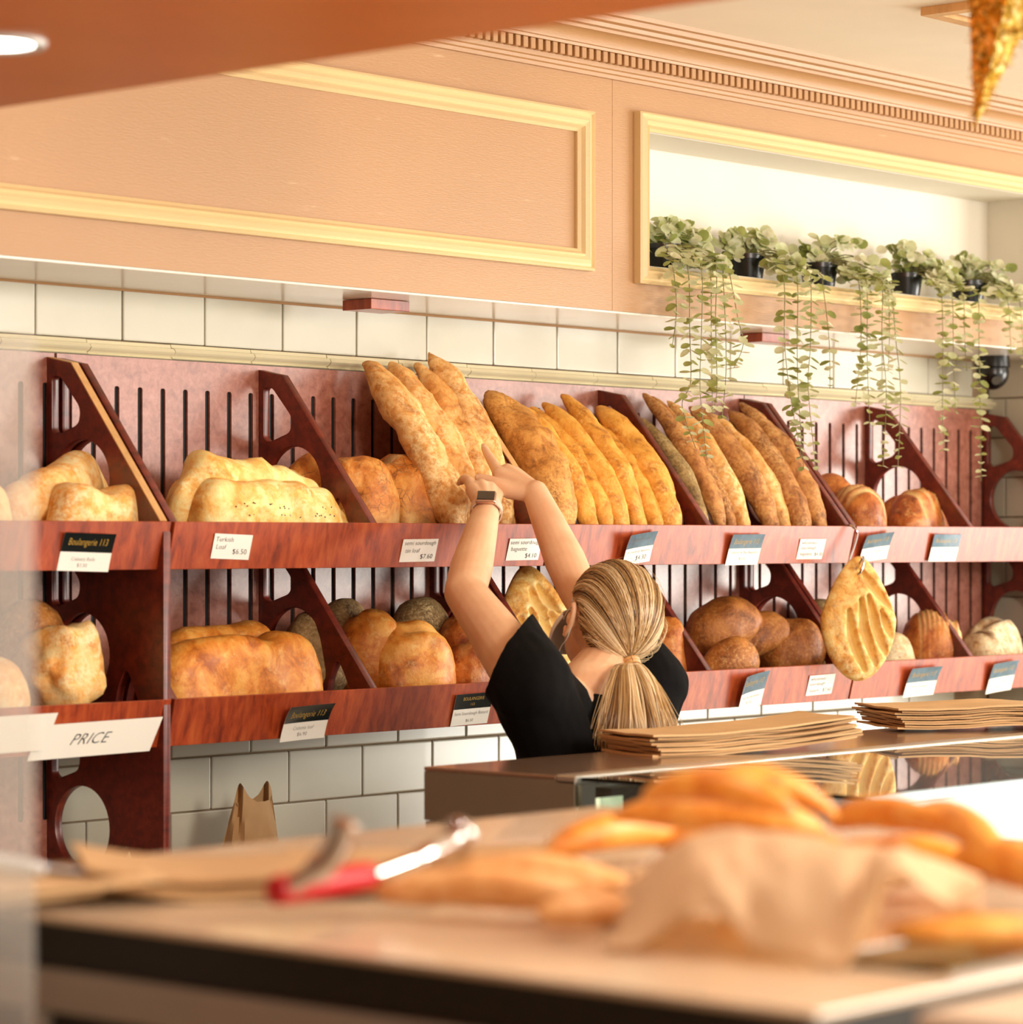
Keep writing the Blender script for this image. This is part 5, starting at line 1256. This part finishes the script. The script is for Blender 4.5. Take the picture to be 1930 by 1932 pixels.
def keep(c):
    if (c-hemL).length < .22 and (c-hemL).dot(hn) > 0 and c.z > 1.25: return False
    if (c-hemR).length < .22 and (c-hemR).dot(dr_) > 0 and c.z > 1.36 and c.x > NB.x + .06: return False
    if (c-nk).length < .062 and (c-nk).dot(nd) > -.004: return False
    return c.z > .86
o = fuse('shirt', sh, M['shirt'], .0042, 5, person, keep)
co = np.zeros(len(o.data.vertices)*3); o.data.vertices.foreach_get('co', co); co = co.reshape(-1, 3)
bmh = bmesh.new(); bmh.from_mesh(o.data); bmh.verts.ensure_lookup_table()
for it in range(8):
    new = {}
    for v_ in bmh.verts:
        if v_.is_boundary:
            nb_ = [e_.other_vert(v_).co for e_ in v_.link_edges if e_.is_boundary]
            if len(nb_) == 2: new[v_.index] = v_.co*.5 + (nb_[0]+nb_[1])*.25
    for k_, c_ in new.items():
        c_ = c_.copy()
        for h_, n_h in ((hemL, hn), (hemR, dr_)):
            if (c_-h_).length < .12: c_ -= n_h*(c_-h_).dot(n_h)
        bmh.verts[k_].co = c_
bmh.to_mesh(o.data); bmh.free(); o.data.update()
o.data.vertices.foreach_get('co', co.ravel() if False else (tmp_ := np.zeros(len(o.data.vertices)*3))); co = tmp_.reshape(-1, 3)
nr_ = np.zeros(len(co)*3); o.data.vertices.foreach_get('normal', nr_); nr_ = nr_.reshape(-1, 3)
wr_ = fnoise(co*np.array([13, 13, 6.]), 3, 3)
co += nr_*(.0055*wr_ + .003)[:, None]; o.data.vertices.foreach_set('co', co.ravel()); o.data.update()
# trousers and shoes
tr = MB()
ell(tr, (TX, -.70, .92), AX, (.168, .122, .11))
for s in (-1, 1): chain(tr, [(TX+s*.085, -.70, .88), (TX+s*.095, -.69, .50), (TX+s*.098, -.71, .09)], [.092, .066, .056])
fuse('trousers', tr, M['trouser'], .007, 3, person)
for s in (-1, 1):
    b_ = MB(); ell(b_, (TX+s*.10, -.66, .048), AX, (.047, .125, .05)); b_.box(TX+s*.10-.043, 4.02+s*.10+.043, -.775, -.545, .0, .022); b_.build('shoe', M['shoe'], person, True)
# ---- hair
loop_dirs = [(.86, 0, .52), (.78, .30, .54), (.62, .62, .46), (.42, .86, .30), (.18, .97, .22), (-.06, .99, .24), (-.22, .97, .12), (-.30, .95, -.14), (-.42, .84, -.40), (-.58, .58, -.62), (-.68, .30, -.72), (-.70, 0, -.76)]
loop_dirs = loop_dirs + [(a, -b_, c_) for a, b_, c_ in loop_dirs[-2:0:-1]]
RAD = (.098, .080, .094)
def hdir(v): v = Vector(v); return v.normalized()
TD = hdir((-.80, -.08, -.50))
def surf(v, lift=0.0):
    v = Vector(v).normalized(); r = 1/math.sqrt((v.x/RAD[0])**2 + (v.y/RAD[1])**2 + (v.z/RAD[2])**2) + lift
    return hp(v.x*r - .004, v.y*r, v.z*r + .005)
NLP = 132; NT_ = 30
def loop_at(t):
    t = (t % 1)*len(loop_dirs); i = int(t); f_ = t-i; f_ = f_*f_*(3-2*f_)*.5 + f_*.5
    return (hdir(loop_dirs[i % len(loop_dirs)]).lerp(hdir(loop_dirs[(i+1) % len(loop_dirs)]), f_)).normalized()
def slerp(a, b_, t):
    """hair line from the hairline point a over the crown to the tie b_"""
    k = max(0, min(1, (a.x+.3)/1.1)); k = k*k*(3-2*k)
    c = Vector((-.32-.5*(1-k), a.y*(.95-.3*k), a.z*.6 + .95*k))
    return (a*(1-t)**2 + c*(2*t*(1-t)) + b_*t*t).normalized()
def crown(v, t):                                 # volume over the crown, tight at the hairline and at the tie
    return .005*math.sin(PI*min(1, t*1.02))**.6*max(0, v.z+.5)
V = []; F = []; tint = []
rh = np.random.default_rng(3)
gro = [(.0022*math.sin(k*1.9) + .0016*math.sin(k*.83+1)) for k in range(NLP)]
for k in range(NLP):
    a = loop_at(k/NLP)
    for j in range(NT_+1):
        t = j/NT_*.985; v = slerp(a, TD, t)
        V.append(surf(v, crown(v, t) + gro[k]*math.sin(PI*t)**.5 - .0015)); tint.append(.22 + .12*math.sin(k*1.3))
for k in range(NLP):
    for j in range(NT_): F.append((k*(NT_+1)+j, ((k+1) % NLP)*(NT_+1)+j, ((k+1) % NLP)*(NT_+1)+j+1, k*(NT_+1)+j+1))
def strands_mesh(name, paths, rads, tints, parent, seg=4):
    V = []; F = []; T = []
    for pts, r, tt in zip(paths, rads, tints):
        n = len(pts); base = len(V); prev = None
        for i, p in enumerate(pts):
            d = (pts[min(i+1, n-1)]-pts[max(i-1, 0)])
            d = d.normalized() if d.length > 1e-9 else Vector((0, 0, 1))
            u = d.orthogonal().normalized() if prev is None else (prev - d*prev.dot(d)).normalized()
            prev = u; v = d.cross(u); rr = r*(1 if i < n-2 else .55)
            for q in range(seg):
                a = q*2*PI/seg; w_ = p + (u*math.cos(a)+v*math.sin(a))*rr; V.append((w_.x, w_.y, w_.z)); T.append(tt)
        for i in range(n-1):
            for q in range(seg): F.append((base+i*seg+q, base+i*seg+(q+1) % seg, base+(i+1)*seg+(q+1) % seg, base+(i+1)*seg+q))
    return V, F, T
def hair_obj(name, V, F, T, parent):
    me = raw(name, V, F, True); at = me.attributes.new('tint', 'FLOAT', 'POINT'); at.data.foreach_set('value', np.array(T, np.float32)); me.materials.append(M['hair'])
    return link(name, me, None, parent)
cap = hair_obj('hair', V, F, tint, person)
paths, rads, tints = [], [], []
for s in range(2400):
    tt = rh.random(); a = loop_at(tt); t0 = rh.random()**1.6*.55; dv = rh.normal(0, .03, 3)
    lift = rh.uniform(-.0006, .0030); clump = math.sin(tt*2*PI*17) + .6*math.sin(tt*2*PI*41+2)
    pts = []
    for j in range(13):
        t = t0 + (.992-t0)*j/12; v = slerp(a, TD, t); v = (v + Vector(dv)*math.sin(PI*min(1, t))).normalized()
        pts.append(surf(v, crown(v, t) + lift*math.sin(PI*(.15+.85*t))**.5 + .001*clump*math.sin(PI*t)))
    paths.append(pts); rads.append(rh.uniform(.0004, .0009)); tints.append(float(np.clip(.48 + .24*clump + rh.normal(0, .22), 0, 1)))
for s in range(46):                              # fly-away hairs
    a = loop_at(rh.random()); t0 = rh.uniform(.1, .5); pts = []
    for j in range(10):
        t = t0 + (.9-t0)*j/9; v = slerp(a, TD, t); pts.append(surf(v, crown(v, t) + .003 + .012*rh.random()*0 + .010*math.sin(PI*j/9)))
    paths.append(pts); rads.append(.0003); tints.append(.8)
Vs, Fs, Ts = strands_mesh('hair_strands', paths, rads, tints, person)
hair_obj('hair_strands', Vs, Fs, Ts, person)
TP = surf(TD, .006); dn = Vector((0, 0, -1))
# hair tie
ta = (surf(TD, .03)-surf(TD, 0)).normalized()
pc_ = [P(1183, 1234, TP.y-.004), P(1188, 1258, -.785), P(1194, 1295, -.820), P(1199, 1345, -.838), P(1202, 1385, -.842), P(1203, 1418, -.842)]; print('TP', TP)
pc_[0] = TP + ta*.004
pathc = smooth_path(pc_, 5); NPc = len(pathc)
wid = np.interp(np.linspace(0, 1, NPc), [0, .08, .22, .42, .62, .85, 1], [.011, .014, .027, .044, .056, .064, .062])
sr_ = rt; sf_ = Vector((-fw.x, -fw.y, 0))
paths, rads, tints = [], [], []
for s in range(3600):
    a = rh.random()*2*PI; q = rh.random()**.55; ph = rh.random()*6; am = rh.uniform(0, .004); end = rh.uniform(.90, 1.0)
    cl = math.sin(a*5)+math.sin(a*9+1); pts = []
    for i in range(0, NPc, 2):
        f_ = i/(NPc-1)
        if f_ > end: break
        w_ = wid[i]*(1+.10*math.sin(a*4+f_*3)); wob = am*math.sin(f_*7+ph)*f_ + .0045*math.sin(f_*6.5+cl*1.4)*f_
        pts.append(pathc[i] + sr_*(math.cos(a)*q*w_ + wob) + sf_*(math.sin(a)*q*w_*.40))
    if len(pts) < 3: continue
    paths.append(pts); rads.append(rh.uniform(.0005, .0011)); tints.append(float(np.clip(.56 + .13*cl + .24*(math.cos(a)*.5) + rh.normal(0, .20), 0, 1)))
for s in range(40):                              # loose wisps
    a = rh.uniform(-.6, PI+.6); pts = []; e_ = rh.uniform(1.15, 1.45)
    for i in range(0, NPc, 2):
        f_ = i/(NPc-1); w_ = wid[i]*(1+(e_-1)*f_); pts.append(pathc[i] + sr_*(math.cos(a)*w_ + .006*math.sin(f_*5+s)*f_) + sf_*math.sin(a)*w_*.3)
    paths.append(pts); rads.append(.0005); tints.append(.75)
Vs, Fs, Ts = strands_mesh('ponytail', paths, rads, tints, person)
hair_obj('ponytail', Vs, Fs, Ts, person)
u = ta.orthogonal().normalized(); v = ta.cross(u); b = MB()
for q in range(2):
    ring = [TP + ta*(.002+.006*q) + (u*math.cos(t)+v*math.sin(t))*.0135 for t in np.linspace(0, 2*PI, 22)]; b.tube(ring, .0042, 8)
b.build('hair_tie', M['edge_tan'], person, True)
# ---- face mask with ear loops
V = []; F = []; nu, nv = 16, 10
for j in range(nv+1):
    for i in range(nu+1):
        a = (i/nu-.5)*2.5; z = -.018-.085*j/nv; bl = 1+.16*math.sin(PI*j/nv)
        rr = .094*bl; V.append(hp(.012 + math.cos(a)*rr*1.02, math.sin(a)*rr*.80, z))
for j in range(nv):
    for i in range(nu): F.append((j*(nu+1)+i, j*(nu+1)+i+1, (j+1)*(nu+1)+i+1, (j+1)*(nu+1)+i))
me = raw('face_mask', V, F, True); o = bpy.data.objects.new('face_mask', me); COL.objects.link(o); me.materials.append(M['mask'])
me = baked(o, (('SOLIDIFY', {'thickness': .002}),)); fm_ = link('face_mask', me, None, person); fm_['label'] = 'pale surgical face mask'
for s in (1, -1):
    b = MB(); b.tube(smooth_path([hp(.040, s*.072, -.022), hp(.012, s*.083, .000), hp(-.010, s*.086, .016), hp(-.022, s*.087, -.008), hp(-.014, s*.084, -.040), hp(.012, s*.078, -.066), hp(.034, s*.068, -.092)], 5), .0011, 6); b.build('ear_loop', M['white_pl'], fm_, True)
# ---- wrist watch
wd = (P(914, 930, -.36)-EL.lerp(WL, .6)).normalized(); wc = WL.lerp(EL, .02)
nw = (CAM-wc); nw = (nw - wd*nw.dot(wd)).normalized(); nw = (nw + wd.cross(nw)*(-.12)).normalized(); sw = wd.cross(nw)
V = []; F = []; n = 40
for t in np.linspace(0, 2*PI, n, endpoint=False):
    c_ = wc + sw*math.cos(t)*.0275 + nw*math.sin(t)*.0265; o_ = (sw*math.cos(t) + nw*math.sin(t)).normalized(); hw = .0095 if math.sin(t) < .5 else .0115
    V += [c_ - wd*hw, c_ + wd*hw, c_ + wd*hw + o_*.0024, c_ - wd*hw + o_*.0024]
for i in range(n):
    for q in range(4): F.append((i*4+q, i*4+(q+1) % 4, ((i+1) % n)*4+(q+1) % 4, ((i+1) % n)*4+q))
b = MB(); b.add(V, F); wt_ = b.build('wristwatch', M['watch_pink'], person, True); wt_['label'] = 'smart watch on a pale pink strap'
Mw = Matrix(((sw.x, wd.x, nw.x, 0), (sw.y, wd.y, nw.y, 0), (sw.z, wd.z, nw.z, 0), (0, 0, 0, 1))); Mw.translation = wc + nw*.0285
b = MB(); b.box(-.0185, .0185, -.0185, .0185, -.004, .005, Mw); b.build('watch_case', M['watch_case'], wt_, True, .0045, 3)
b = MB(); b.box(-.0160, .0160, -.0158, .0158, .0046, .0062, Mw); b.build('screen', M['watch_glass'], wt_, False, .0030, 2)
print('arms', (SL-EL).length, (EL-WL).length, (SR-ER).length, (ER-WR).length)
